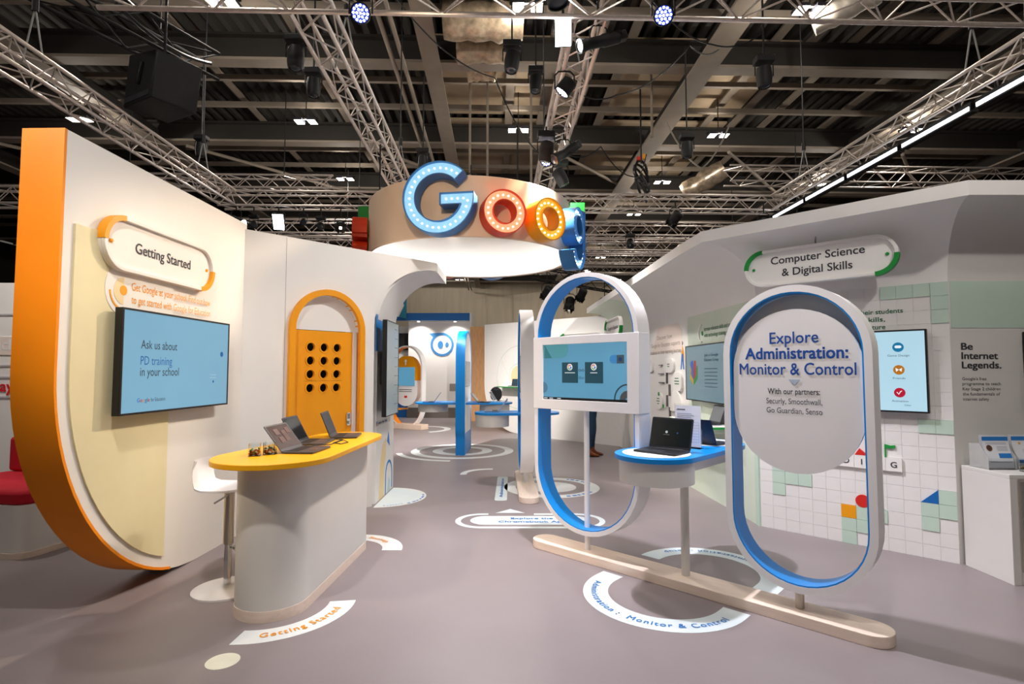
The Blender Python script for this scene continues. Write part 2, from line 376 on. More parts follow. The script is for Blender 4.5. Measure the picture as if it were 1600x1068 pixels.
on_C(MB().prism([(.66, .68), (.82, .60), (.74, .80)], -.003, 0).build('printed_triangle', INKB2))
on_C(MB().prism([(.70, 0), (.86, 0), (.86, .12), (.78, .2)], -.002, 0).build('printed_patch', mat('pale teal print', 'BFDDE0', .6, noise=0)))
lp = on_C(MB().prism(rect(.05, .82, .93, .99), -.004, 0).build('label_strip', mat('pale grey plastic', 'C9C9C9', .5)))
for k in range(9): on_C(MB().prism(rect(.16+k*.055, .16+k*.055+(.03, .045, .02)[k % 3], .948, .972), -.0055, -.004).build('print_mark', INK))
for k, c_ in enumerate((INKR, INKG, INKB2)): on_C(MB().prism(rect(.07, .11, .94+k*.016, .956+k*.016), -.0055, -.004).build('print_mark', c_))

# ================================================================== right-hand walls with the deep cove overhead
Z0, Z1, ZT = 2.37, 2.95, 3.065
NF = ((6.6, 4.618), (6.6, 4.1)); NFE = ((3.726, 4.618), (3.5, 4.1)); NED = ((2.582, 5.723), (1.985, 5.63)); ND2 = ((2.57, 6.0), (1.945, 6.2)); NDG = ((2.3, 12.06), (1.74, 12.62))
def cove(nodes, parent, M, nn=14):
    b = MB(); V = []
    for (wx, wy), (lx, ly) in nodes:
        for i in range(nn+1):
            t = RAD(90*i/nn); f = 1-math.cos(t); V.append((wx+(lx-wx)*f, wy+(ly-wy)*f, Z0+(Z1-Z0)*math.sin(t)))
    F = [(a*(nn+1)+i, a*(nn+1)+i+1, (a+1)*(nn+1)+i+1, (a+1)*(nn+1)+i) for a in range(len(nodes)-1) for i in range(nn)]
    # closing back so that the cove has body
    k0 = len(V)
    for (wx, wy), (lx, ly) in nodes: V.append((wx, wy, ZT-.01))
    V2 = [(lx, ly, ZT-.01) for w, (lx, ly) in nodes]; k1 = k0+len(nodes); V += V2
    F += [(k0+a, k0+a+1, k1+a+1, k1+a) for a in range(len(nodes)-1)]
    b.add(V, F); o = b.build('cove', M, parent, ang=50)
    b = MB()
    for a in range(len(nodes)-1):
        (lx0, ly0), (lx1, ly1) = nodes[a][1], nodes[a+1][1]; (wx0, wy0), (wx1, wy1) = nodes[a][0], nodes[a+1][0]
        def bk(l, w): d = Vector((w[0]-l[0], w[1]-l[1])); d.normalize(); return (l[0]+d.x*.05, l[1]+d.y*.05)
        p, q = bk((lx0, ly0), (wx0, wy0)), bk((lx1, ly1), (wx1, wy1))
        b.prismz([(lx0, ly0), (lx1, ly1), q, p], Z1, ZT)
    b.build('fascia', WHITE, parent, smooth=False)
ER = -44; EX, EY = 2.582, 5.723; TW, THT = 1.591/13, 2.37/20
we = struct(MB().add([], []).box(0, 1.591, .0, .15, 0, 2.37).build('wall_right', WHITE, loc=(EX, EY, 0), rz=RAD(ER), smooth=False))
mint = {(1,3),(1,4),(2,4),(3,4),(1,5),(6,1),(6,0),(7,1),(7,2),(8,2),(11,2),(11,3),(12,3),(12,4),(11,9),(12,9),(9,19),(10,19),(11,19),(12,19),(12,18),(12,17)}
TILEW = mat('white wall tile', 'EBE9E7', .45, noise=.015)
def tile_me(nm, m, t):
    b = MB(); g = .0011; e = .003
    b.prism(rrect(TW/2, THT/2, TW-2*g, THT-2*g, e, 2), -t, .001); return b.mesh(nm, m)
tm = {'w': tile_me('tile', TILEW, .004), 'm': tile_me('tile_mint', MINT, .012), 'y': tile_me('tile_yellow', YEL, .012), 'l': tile_me('tile_letter', WHITE, .03)}
for c in range(13):
    for r in range(20):
        k = 'm' if (c, r) in mint else 'y' if (c, r) == (6, 2) else 'l' if (r == 6 and 4 <= c <= 9) else 'w'
        o = obj('tile', tm[k], we, loc=(c*TW, 0, r*THT))
        if k == 'y': o['label'] = 'yellow tile'
for ch, c in (('D', 6), ('I', 7), ('N', 8), ('G', 9)):
    text(ch, (c+.5)*TW, 6*THT+.035, h=.05, m=INK, parent=we, y=-.032, bold=.02)
MB().prism(disc(7.45*TW, 3.45*THT, .058), -.014, -.004).build('red_disc', RED, we)
MB().prism([(7.05*TW, 7*THT), (7.95*TW, 7*THT), (7.35*TW, 7.5*THT)], -.03, -.004).build('red_triangle', RED, we)
MB().prism([(11*TW, 4*THT), (12*TW, 4*THT), (12*TW, 5*THT)], -.014, -.004).build('blue_triangle', DBLUE, we)
MB().prism([(8*TW, 3*THT), (8.9*TW, 3*THT), (8.3*TW, 3.45*THT), (8*TW, 3.45*THT)], -.012, -.004).build('mint_triangle', MINT, we)
MB().prism([(1.095, 7*THT), (1.105, 7*THT), (1.105, 7.72*THT), (1.14, 7.68*THT), (1.175, 7.74*THT), (1.175, 7.95*THT), (1.14, 7.9*THT), (1.095, 7.98*THT)], -.02, -.004).build('green_flag', GREEN, we)
for s_, x, z in (('their students', .94, 2.125), ('skills,', .985, 2.055), ('future', .985, 1.985)):
    text(s_, x+.33 if s_[0] == 't' else x+.15, z, h=.042, w={'t': .345, 's': .16, 'f': .15}[s_[0]], al='R' if s_[0] == 't' else 'R', y=-.006, m=INKG, parent=we, bold=.015)
cove([NFE, NED], None, WHITE)
for q in [x_ for x_ in COL.objects if x_.name in ('cove', 'fascia')]: q.parent = we; q.matrix_parent_inverse = Matrix.LocRotScale(Vector((EX, EY, 0)), Matrix.Rotation(RAD(ER), 3, 'Z'), None).inverted()
def reparent(o, p, loc, rz):
    o.parent = p; o.matrix_parent_inverse = Matrix.LocRotScale(Vector(loc), Matrix.Rotation(RAD(rz), 3, 'Z'), None).inverted()
# near right wall, darker, with the internet safety text
FX, FY = 3.726, 4.618
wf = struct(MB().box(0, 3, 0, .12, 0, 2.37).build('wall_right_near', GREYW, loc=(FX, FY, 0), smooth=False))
MB().box(.012, 3, -.004, 0, 1.97, 2.37).build('mint_band', MINT, wf)
for s_, z, w in (('Be', 1.785, .10), ('Internet', 1.706, .31), ('Legends.', 1.627, .335)):
    text(s_, .088, z, h=.057, w=w, al='L', m=INK, parent=wf, bold=.03)
for s_, z, w in (("Google's free", 1.527, .205), ('programme to teach', 1.484, .325), ('Key Stage 2 children', 1.441, .32), ('the fundamentals of', 1.398, .315), ('internet safety', 1.355, .22)):
    text(s_, .086, z, h=.025, w=w, al='L', m=INK, parent=wf, bold=.004)
before = set(o.name for o in COL.objects)
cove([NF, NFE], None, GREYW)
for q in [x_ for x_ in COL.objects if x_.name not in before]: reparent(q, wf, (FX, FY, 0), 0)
# long right wall running back
DX, DY, DR = 2.582, 5.723, -87.4
wd = struct(MB().box(-6.35, 0, .0, .12, 0, 2.37).build('wall_right_far', WHITE, loc=(DX, DY, 0), rz=RAD(DR), smooth=False))
MB().box(-1.94, -.02, -.012, 0, 0, 2.36).build('mint_panel', MINT2, wd)
MB().box(-.075, .0, -.02, 0, 0, 2.37).build('mint_post', MINT, wd)
PEACH = mat('faint peach print', 'EADCD3', .6, noise=0)
flat([(-3.65, 1.9), (-2.2, 1.9), (-2.2, 2.2), (-2.35, 2.32), (-3.3, 2.32)], PEACH, wd, 'printed_patch')
for s_, z, x, w in (('Discover how', 2.12, -2.98, .72), ('Google for Education supports', 2.0, -2.98, 1.4), ('students on their learning journey', 1.885, -2.98, 1.5)):
    text(s_, x, z, h=.065, w=w, m=mat('brown grey print', '9A8A82', .6, noise=0), parent=wd, y=-.005, bold=.004)
for s_, z in (('Increase educator skills and con', 2.125), ('with technology training and c', 2.045)):
    text(s_, -1.36, z, h=.05, w=.8, al='L', m=INKG, parent=wd, y=-.014, bold=.01)
MB().ring(arc(-1.41, 2.1, .12, 100, 260, 10), arc(-1.41, 2.1, .105, 100, 260, 10), -.03, -.012, closed=False).build('emblem_arc', WHITE, wd)
flat(disc(-1.42, 2.1, .03), GREEN, wd, 'emblem_dot', y=-.013)
# raised learning-journey shapes
def raised(poly, nm='raised_shape', t=.035, m=WHITE): MB().prism(poly, -t, 0).build(nm, m, wd, bev=.004)
raised(pill(-2.75, 1.69, .48, .22)); raised(rrect(-2.36, 1.45, .36, .28, .1, 6)); raised(pill(-3.25, 1.12, .38, .26)); raised(arc(-2.42, 1.0, .26, 0, 180, 14, .32)); raised(pill(-3.75, 1.69, .4, .22))
DG = mat('grey relief', '6E6A68', .6)
for x, z in ((-3.12, 1.70), (-3.14, 1.56), (-3.12, 1.42)): MB().prism(rect(x-.11, x+.11, z-.008, z+.008), -.03, 0).build('relief_bar', DG, wd)
for x, z in ((-2.86, 1.50), (-2.74, 1.31), (-2.86, 1.14), (-2.74, .96)): MB().prism(rect(x-.012, x+.012, z-.09, z+.09), -.03, 0).build('relief_bar', DG, wd)
for x, z in ((-3.2, 1.235), (-2.98, 1.05)): flat(disc(x, z, .032), GREEN, wd, 'green_dot', y=-.036, t=.01)
for x, z, w in ((-2.72, 1.705, .1), (-2.72, 1.67, .08), (-2.36, 1.49, .16), (-2.36, 1.45, .2), (-2.36, 1.41, .18), (-3.25, 1.15, .12), (-3.25, 1.11, .16), (-3.25, 1.07, .08)):
    flat(rect(x-w/2, x+w/2, z, z+.014), INKG, wd, 'print_line', y=-.036)
# printed walking figure
for nm, poly, m in (('printed_legs', [(-2.28, 1.63), (-2.24, 1.63), (-2.205, 1.76), (-2.17, 1.63), (-2.13, 1.63), (-2.17, 1.86), (-2.23, 1.86)], DBLUE), ('printed_top', [(-2.235, 1.85), (-2.165, 1.85), (-2.12, 1.74), (-2.14, 1.9), (-2.18, 1.97), (-2.225, 1.97)], YEL), ('printed_head', disc(-2.2, 2.01, .03), mat('brown print', '5B3A2A', .6, noise=0))):
    flat(poly, m, wd, nm, y=-.001)
before = set(o.name for o in COL.objects)
mid = lambda t: tuple(tuple(ND2[k][j]+(NDG[k][j]-ND2[k][j])*t for j in (0, 1)) for k in (0, 1))
cove([NED, ND2, mid(.62)], None, WHITE); cove([mid(.62), NDG], None, MINT2)
for q in [x_ for x_ in COL.objects if x_.name not in before]: reparent(q, wd, (DX, DY, 0), DR)
# far cross wall, with its curved foot
GX, GY, GR = 2.319, 12.051, -44
foot = [(-4.28+1.25*(1-math.cos(RAD(90*i/14))), 1.25*(1-math.sin(RAD(90*i/14)))) for i in range(15)]
wg = struct(MB().prism([(.6, 0), (.6, 2.86), (-4.28, 2.89)] + foot, 0, .14).build('wall_back_right', WHITE, loc=(GX, GY, 0), rz=RAD(GR)))
LG = mat('pale green line', 'BFD2BF', .6, noise=0)
for r in (.34, .78): MB().ring(disc(-3.0, 1.45, r, 40, r*1.05), disc(-3.0, 1.45, r-.012, 40, (r-.012)*1.05), -.003, 0).build('printed_ring', LG, wg)
MB().prism([(-3.62, 1.98), (-3.61, 1.985), (-3.20, 1.2), (-3.21, 1.2)], -.002, 0).build('printed_line', LG, wg)
flat(disc(-2.98, 1.45, .28, 28, .3), mat('sand print', 'F0D9A8'), wg, 'printed_disc')
MB().box(-2.05, .58, -.22, 0, 0, .72).build('plinth', GREYW, wg, smooth=False)
# ================================================================== builders for repeated things
def screen_tv(label, loc, rz, w, h, content=None, depth=.05, name='wall_screen', em=.62, col='8CC4E2', bez=.014):
    t = thing(name, label, 'screen', loc, rz)
    MB().prism(rect(-w/2, w/2, -h/2, h/2), 0, depth).build('casing', BLACK, t, bev=.003)
    MB().ring([(-w/2,-h/2),(w/2,-h/2),(w/2,h/2),(-w/2,h/2)], [(-w/2+bez,-h/2+bez),(w/2-bez,-h/2+bez),(w/2-bez,h/2-bez),(-w/2+bez,h/2-bez)], -.006, 0).build('bezel', BLACK, t)
    s = MB().prism(rect(-w/2+bez, w/2-bez, -h/2+bez, h/2-bez), -.002, 0).build('display', mat('lit display '+col, col, .25, noise=.05, scale=1.2, emit=em), t, smooth=False)
    MB().box(-.2, .2, depth, depth+.045, -.15, .15).build('bracket', BLACKM, t)
    if content: content(s)
    return t
def pill_sign(label, loc, rz, w, h, lines, acc, rod=0, tx=None):
    t = thing('pill_sign', label, 'sign', loc, rz); D = .014
    o = pill(0, 0, w, h, 16); i = inset(o, .028)
    MB().prism(o, -.02, D).build('body', WARMW if acc is YEL else WHITE, t)
    MB().ring(o, i, -.046, -.02).build('rim', WARMW if acc is YEL else WHITE, t, bev=.003)
    r = h/2; cx = w/2-r
    for a0, a1, c in ((95, 180, -cx), (275, 360, cx)):
        ex = [(0, r)] if False else []
        oo = arc(c, 0, r+.004, a0-4, a1, 14); ii = arc(c, 0, r-.032, a0-4, a1, 14)
        MB().ring(oo, ii, -.049, D-.001, closed=False).build('coloured_corner', acc, t)['label'] = 'coloured rim corner'
    for c in (-1, 1):
        b = MB(); b.M = Matrix.Translation((c*(w/2-.085), -.02, 0)) @ Matrix.Rotation(RAD(90), 4, 'X'); b.lathe([(.014, 0), (.014, .008), (.01, .012)], 14); b.build('stud', acc, t)
    for s_, x, z, hh, ww in lines: text(s_, x, z, h=hh, w=ww, m=INK, parent=t, y=-.022, bold=.018)
    if rod:
        MB().tube([(0, .0, h/2-.01), (0, .0, h/2+rod)], .008, 8).build('hanging_rod', CHROME, t)
    return t
KEYM = None
def laptop(label, loc, rz, w=.325, d=.225, ang=112, shell=None, scr='1B2226', em=.25, content=None, name='laptop'):
    t = thing(name, label, 'laptop', loc, rz); shell = shell or GREYP
    MB().prismz(rrect(0, 0, w, d, .012), .002, .016).build('base', shell, t, bev=.002)
    kb = MB()
    for r in range(5):
        n = 13
        for c in range(n): 
            x0 = -w*.44+c*w*.88/n; y0 = d*.02+r*.0165; kb.box(x0+.001, x0+w*.88/n-.0015, y0, y0+.0135, .016, .0175)
    lift(kb.build('keyboard', KEYS, t, smooth=False))
    MB().box(-.05, .05, -d*.42, -d*.08, .016, .0165).build('trackpad', mat('trackpad', '3A3B42', .3), t)
    lid = bpy.data.objects.new('lid', MB().prism(rrect(0, d/2, w, d, .01), -.001, .006).mesh('lid', shell)); COL.objects.link(lid); lid.parent = t
    lid.location = (0, d/2-.004, .014); lid.rotation_euler = (-RAD(ang-90), 0, 0)
    s = MB().prism(rect(-w/2+.012, w/2-.012, .022, d-.012), -.002, 0).build('display', mat('laptop display '+scr, scr, .2, noise=.05, scale=4, emit=em), lid, smooth=False)
    MB().tube([(-w*.35, 0, 0), (w*.35, 0, 0)], .006, 8).build('hinge', shell, lid)
    if content: content(lid, w, d)
    return t
def pill_frame(t, w, h, z0, depth, band, inner, outer=None, cx=0):
    o = pill(cx, z0+h/2, w, h, 22); i = inset(o, band-.009); j = inset(o, band)
    f = MB().ring(o, i, -depth/2, depth/2).build('pill_frame', outer or FRAMEW, t)
    MB().ring(i, j, -depth/2+.002, depth/2-.002).build('frame_lining', inner, f)
    return f

# ================================================================== left wall: screen and sign
def c_tv(s):
    text('Ask us about', -.478, .095, h=.062, w=.40, al='L', y=-.004, m=mat('screen ink', '243040', .6, noise=0), parent=s, bold=0)
    text('PD training', -.478, -.02, h=.062, w=.345, al='L', y=-.004, m=mat('screen blue', '1E7FD6', .5, noise=0, emit=.4), parent=s, bold=0)
    text('in your school', -.478, -.10, h=.062, w=.43, al='L', y=-.004, m=MATS['screen ink'], parent=s, bold=0)
    x = -.5
    for ch, c in (('G', '4285F4'), ('o', 'EA4335'), ('o', 'FBBC05'), ('g', '4285F4'), ('l', '34A853'), ('e', 'EA4335')):
        W0 = tgeo(ch, .01)[2]*.042; text(ch, x, -.285, h=.029, al='L', y=-.004, m=mat('screen '+c, c, .5, noise=0, emit=.4), parent=s, bold=.01); x += W0+.004
    text('for Education', x+.008, -.285, h=.027, w=.16, al='L', y=-.004, m=MATS['screen ink'], parent=s, bold=0)
    flat(disc(.55, .085, .023), MATS['screen blue'], s, 'cursor_dot', y=-.003)
    flat(disc(.43, -.155, .011), MATS['screen blue'], s, 'cursor_dot', y=-.003)
    for z in (-.10, -.125): flat(rect(.38, .47, z, z+.006), mat('screen pale', 'A6D2E6', .5, noise=0, emit=.6), s, 'screen_line', y=-.003)
def on_wall(o3, rz, x, y, z):
    a = RAD(rz); return (o3[0]+x*math.cos(a)-y*math.sin(a), o3[1]+x*math.sin(a)+y*math.cos(a), z)
A3 = (AX, AY); screen_tv('wide screen asking about PD training on the left wall', on_wall(A3, AR, 1.11, -.1, 1.668), AR, 1.33, .735, c_tv)
pill_sign('long pill sign reading Getting Started with orange rim corners', on_wall(A3, AR, .95, -.0165, 2.48), AR, 1.27, .38, [('Getting Started', .0, -.035, .075, .64)], YEL)

# ================================================================== passage screen, upright
def c_port(s):
    for k in range(9): flat(rect(.1, .3, .5-k*.12, .507-k*.12), mat('screen grey line', '6F7F83', .5, noise=0), s, 'screen_line', y=-.003)
t = screen_tv('upright grey screen on the passage wall beside the yellow door', (-1.52, 6.93, 1.64), 90, .70, 1.18, c_port, em=.28, col='AEBFC2', bez=.012)
MB().box(-.12, .12, .05, .13, -.2, .2).build('mount', BLACKM, t)

# ================================================================== counter, stool, and what stands on the counter
ct = thing('reception_counter', 'white rounded counter with yellow top and oak plinth', 'counter', (-1.6, 4.4, 0))
def rel(poly, c): return [(x-c[0], y-c[1]) for x, y in poly]
CO = (-1.6, 4.4)
body = hull2((-1.625, 3.79), .24, (-1.52, 4.99), .2, 22)
MB().prismz(rel(inset(body, .002), CO), .07, .985).build('body', GREYW, ct)
MB().prismz(rel(body, CO), 0, .07).build('plinth', OAK, ct)
MB().prismz(rel(hull2((-1.64, 3.80), .40, (-1.5, 4.965), .31, 24), CO), .985, 1.02).build('countertop', YTOP, ct, bev=.003)
def c_red(lid, w, d):
    m = mat('screen dim red', '7A2A28', .4, noise=0, emit=.25)
    for x, z in ((-.06, .16), (.03, .14), (.03, .10), (-.05, .09), (.10, .16)): flat(rect(x-.03, x+.03, z-.025, z+.025), m, lid, 'screen_block', y=-.003)
laptop('nearest laptop on the yellow counter with a reddish screen', (-1.50, 4.02, 1.02), 86, content=c_red, scr='6E4A44', em=.3, ang=128)
laptop('laptop half hidden behind the reddish one on the yellow counter', (-1.60, 4.47, 1.02), 92, scr='26323B', ang=118)
laptop('far laptop with a black screen near the yellow door', (-1.48, 4.90, 1.02), 98, scr='23282C', ang=112)
tag(MB().tube([(-1.58, 4.16, 1.027), (-1.52, 4.28, 1.026), (-1.42, 4.30, 1.03), (-1.36, 4.40, 1.05), (-1.40, 4.48, 1.04), (-1.44, 4.42, 1.026), (-1.36, 4.36, 1.026), (-1.33, 4.45, 1.028), (-1.42, 4.60, 1.03), (-1.52, 4.62, 1.03)], .004, 6).build('charging_cable', BLACK), 'tangled black charging cable between the laptops on the yellow counter', 'cable')
def candy_box(label, loc, rz, cols, s=.075, hh=.085):
    t = thing('candy_box', label, 'box', loc, rz)
    o4 = rect(-s/2, s/2, -s/2, s/2); i4 = inset(o4, .003)
    MB().ringz(o4, i4, 0, hh).build('clear_wall', GLASS, t, smooth=False); MB().prismz(o4, 0, .003).build('clear_floor', GLASS, t, smooth=False)
    ms = [mat('sweet '+c, c, .35, noise=.1, metal=.2) for c in cols]; b = MB()
    for k in range(60):
        b.cur = k % len(ms); x, y = random.uniform(-s*.4, s*.4), random.uniform(-s*.4, s*.4); z = .009+random.random()*hh*.42
        b.M = Matrix.Translation((x, y, z)) @ Matrix.Rotation(random.random()*3, 4, Vector((random.random(), random.random(), .3)).normalized())
        b.box(-.009, .009, -.006, .006, -.004, .004)
    lift(b.build('sweets', ms, t, smooth=False)); return t
candy_box('small clear box of coloured sweets at the near end of the yellow counter', (-1.775, 3.79, 1.02), 20, ['E07A1E', '3E7F3A', '5A3A22', 'E8E2D0', 'B03A2A'])
candy_box('second clear box of sweets, nearer the reddish laptop', (-1.70, 3.86, 1.02), 10, ['E07A1E', '3E7F3A', '5A3A22', 'E8E2D0', '2F4C2A'])

st = thing('bar_stool', 'white bar stool with chrome post and round foot by the counter', 'stool', (-2.1, 4.1, 0), 10)
MB().lathe([(.235, 0), (.235, .012), (.20, .022), (.05, .034), (.03, .04)], 36).build('foot_plate', mat('white stool paint', 'EDEBEC', .3), st)
MB().lathe([(.026, .035), (.026, .36)], 18).build('chrome_column', CHROME, st)
MB().lathe([(.036, .33), (.036, .70)], 18).build('column_sleeve', mat('brushed steel', 'C8C0B4', .3, .9, noise=.05, scale=30, stretch=(1, 1, 20)), st)
MB().tube([(.03, 0, .30), (.12, -.10, .29), (.2, 0, .29), (.12, .10, .29), (.03, 0.01, .30)], .009, 8).build('foot_rest', CHROME, st)
MB().tube([(0, -.03, .69), (-.06, -.13, .655)], .007, 8).build('lift_lever', CHROME, st)
b = MB(); nu, nv = 14, 12; V = []
for side in (0, 1):
    for j in range(nv+1):
        v = j/nv                                      # 0 front edge, 1 top of the backrest
        for i in range(nu+1):
            u = -1+2*i/nu
            if v < .55: q = v/.55; x = .20-.36*q; z = .735+.012*(1-q)**2 - .012*math.sin(math.pi*q)
            else: q = (v-.55)/.45; x = -.16-.07*math.sin(RAD(90*q))-.01*q; z = .735+.215*q**1.25
            wv = .205*(1-.35*max(0, (v-.86)/.14)**2 - .25*max(0, (.1-v)/.1)**2)
            z += .028*u*u*(1 if v < .6 else .2); x += .06*u*u*max(0, (v-.5)/.5)
            V.append((x, u*wv, z - .012*side))
m_ = (nu+1)*(nv+1); F = []
idx = lambda s, j, i: s*m_+j*(nu+1)+i
for j in range(nv):
    for i in range(nu): F += [(idx(0,j,i), idx(0,j,i+1), idx(0,j+1,i+1), idx(0,j+1,i)), (idx(1,j,i), idx(1,j+1,i), idx(1,j+1,i+1), idx(1,j,i+1))]
bd = [(0,i) for i in range(nu+1)] + [(j,nu) for j in range(1,nv+1)] + [(nv,i) for i in range(nu-1,-1,-1)] + [(j,0) for j in range(nv-1,0,-1)]
for k in range(len(bd)): a, c = bd[k], bd[(k+1)%len(bd)]; F.append((idx(0,*a), idx(1,*a), idx(1,*c), idx(0,*c)))
b.add(V, F).build('seat_shell', mat('white stool plastic', 'EDEBEE', .4), st, ang=60)

# ================================================================== kiosk stand with two pill frames and a blue table
KR = -43.6; K1 = (.651, 4.78); K2 = (1.87, 3.62)
ks = thing('kiosk_stand', 'oak-based kiosk stand with two tall white pill frames lined in blue', 'kiosk', (K1[0], K1[1], 0), KR)
L12 = math.hypot(K2[0]-K1[0], K2[1]-K1[1])
MB().prismz(pill(L12/2-.035, 0, 2.78, .25, 16), 0, .07).build('base_plank', OAK, ks, bev=.004)
f1 = pill_frame(ks, 1.095, 2.25, .21, .18, .048, BLUE, cx=.024)
MB().tube([(0, 0, .07), (0, 0, 1.3)], .024, 14).build('post', FRAMEW, ks)
pn = MB()
fr = rect(-.53, .58, 1.262, 1.912); hol = rect(-.418, .47, 1.348, 1.842)
pn.ring(fr, hol, -.097, .06); pnl = pn.build('screen_panel', FRAMEW, ks, bev=.003)
sc = MB().prism(hol, -.085, .0).build('display', mat('lit display kiosk', '6FB4D8', .25, noise=.10, scale=1.5, emit=.55), pnl, smooth=False)
Y1 = -.086
E1 = lambda k, c, e=.5: mat('kiosk screen '+c, c, .4, noise=0, emit=e)
flat(rect(-.418, .47, 1.348, 1.37), E1(0, '16242C', .1), sc, 'task_bar', y=Y1)
for x0, x1 in ((-.20, -.025), (.05, .235)):
    flat(rect(x0, x1, 1.50, 1.68), E1(0, '2A6478', .35), sc, 'app_tile', y=Y1)
    cx = (x0+x1)/2
    flat(disc(cx, 1.638, .029), E1(0, 'FFFFFF', .7), sc, 'emblem', y=Y1-.002)
    for a0, a1, c in ((45, 150, 'EA4335'), (150, 210, 'FBBC05'), (210, 315, '34A853'), (315, 362, '4285F4')):
        MB().ring(arc(cx, 1.638, .021, a0, a1, 8), arc(cx, 1.638, .013, a0, a1, 8), Y1-.006, Y1-.004, closed=False).build('emblem_arc', E1(0, c, .5), sc)
    flat(rect(cx, cx+.02, 1.634, 1.642), E1(0, '4285F4', .5), sc, 'emblem_bar', y=Y1-.004)
    flat(rect(cx-.055 if x0 < 0 else cx-.035, cx+.055 if x0 < 0 else cx+.035, 1.585, 1.592), E1(0, 'E9F2F5', .6), sc, 'caption', y=Y1-.002)
text('oo', .012, 1.60, h=.03, w=.062, y=Y1-.002, m=E1(0, '4A5560', .1), parent=sc); text('duc', .012, 1.535, h=.026, w=.065, y=Y1-.002, m=E1(0, '4A7F96', .2), parent=sc)
flat([(-.418, 1.842), (-.13, 1.842)] + [(p[0], p[1]) for p in arc(-.21, 1.80, .08, 30, -90, 8)] + [(-.418, 1.72)], E1(0, '62B3C0', .5), sc, 'screen_shape', y=Y1)
flat([(-.40, 1.842), (-.40, 1.72), (-.315, 1.72)], E1(0, '3D8F98', .5), sc, 'screen_triangle', y=Y1-.002)
flat([(.37, 1.735)] + arc(.335, 1.70, .035, 90, 270, 8) + [(.37, 1.665)], E1(0, '4B9FE0', .5), sc, 'screen_shape', y=Y1)
flat(rect(.37, .44, 1.665, 1.735), E1(0, '5F7480', .35), sc, 'screen_square', y=Y1); flat(disc(.405, 1.70, .017), E1(0, '1B4F8C', .4), sc, 'screen_dot', y=Y1-.002)
for r, c in ((.13, '44606C'), (.075, '6A7378')): MB().ring(arc(.47, 1.37, r, 90, 180, 10), arc(.47, 1.37, r-(.012 if r > .1 else .055), 90, 180, 10), Y1-.002, Y1, closed=False).build('screen_arc', E1(0, c, .3), sc)
flat(arc(-.418, 1.455, .05, -90, 90, 10), E1(0, '5F93B4', .5), sc, 'screen_shape', y=Y1)
for x in (-.41, -.345, -.255): flat(rect(x, x+.04, 1.355, 1.364), E1(0, 'DDE6EA', .6), sc, 'caption', y=Y1-.002)
# second frame with the round-ended sign
off = Matrix.Translation((L12, 0, 0))
f2 = pill_frame(ks, .895, 1.976, .19, .18, .054, BLUE, cx=L12+.0165)
MB().tube([(L12, 0, .07), (L12, 0, .22)], .027, 14).build('post', mat('brushed post', 'CFC8BE', .4, .4), ks)
MB().tube([(L12, -.027, .19), (L12, -.034, .19)], .012, 10).build('bolt', CHROME, ks)
cx2 = L12+.027
MB().prism(arc(cx2, 1.71, .40, 0, 180, 24) + [(cx2-.40, 1.5), (cx2+.40, 1.5)], .0, .02).build('back_board', mat('grey board', 'D8D6D2', .6), ks)
sb = MB().prism(pill(cx2, 1.475, .785, 1.066, 24), -.075, -.045).build('sign_board', FRAMEW, ks); YS = -.077
for s_, z, h, w, bo, m, dx in (('Explore', 1.785, .075, .295, .012, INKB, .0), ('Administration:', 1.684, .075, .62, .03, INKB, .0), ('Monitor & Control', 1.580, .075, .70, .012, INKB, .0), ('With our partners:', 1.452, .037, .315, .012, INK, -.01), ('Securly, Smoothwall,', 1.388, .036, .335, 0, INK, -.01), ('Go Guardian, Senso', 1.327, .036, .335, 0, INK, -.01)):
    text(s_, cx2+dx, z, h=h, w=w, m=m, parent=sb, y=YS, bold=bo)
flat([(cx2-.035, 1.548), (cx2+.035, 1.548), (cx2, 1.512)], mat('pale blue print', 'B4C4DA', .6, noise=0), sb, 'pointer_mark', y=YS)
# table across the plank
def tl(p):   # world to stand coordinates
    a = RAD(-KR); x, y = p[0]-K1[0], p[1]-K1[1]; return (x*math.cos(a)-y*math.sin(a), x*math.sin(a)+y*math.cos(a))
T0, T1, TLG = tl((1.06, 4.04)), tl((1.65, 4.65)), tl((1.31, 4.19))
MB().prismz(hull2(T0, .30, T1, .3, 22), .965, 1.0).build('table_top', BLUE, ks, bev=.003)
MB().prismz(disc(T0[0], T0[1], .268, 40), .80, .965).build('table_drum', GREYW, ks)
MB().prismz(hull2(T0, .2, T1, .2, 14), .87, .965).build('table_apron', GREYW, ks)
MB().tube([(TLG[0], TLG[1], .07), (TLG[0], TLG[1], .87)], .032, 16).build('table_leg', mat('off white leg', 'DAD6D0', .4), ks)
for T in (T0, T1): MB().prismz(disc(T[0], T[1], .245, 40), 1.0, 1.004).build('table_inlay', mat('white inlay', 'F0EDEA', .4), ks)
def c_icon(lid, w, d):
    flat(disc(-.035, .125, .010), mat('icon white', 'D8E6E2', .5, noise=0, emit=.5), lid, 'icon', y=-.003); flat(disc(.055, .122, .007), mat('icon blue', '35608F', .5, noise=0, emit=.4), lid, 'icon', y=-.003)
    flat(rect(-.06, -.01, .103, .106), mat('icon grey', '6E7A7C', .5, noise=0), lid, 'caption', y=-.003)
laptop('open black laptop on the front disc of the blue table', (1.105, 4.06, 1.004), -45, .34, .235, ang=105, shell=mat('black laptop shell', '26282E', .4, .3), scr='20292B', em=.3, content=c_icon)
lh = thing('leaflet_stand', 'clear stand with a printed white sheet on the blue table', 'leaflet', (1.39, 4.33, 1.0), -44)
pp = MB(); pp.prism(rect(-.105, .105, .01, .33), 0, .002); sh = pp.build('paper_sheet', mat('paper', 'EDEDF4', .6, noise=.01), lh, smooth=False)
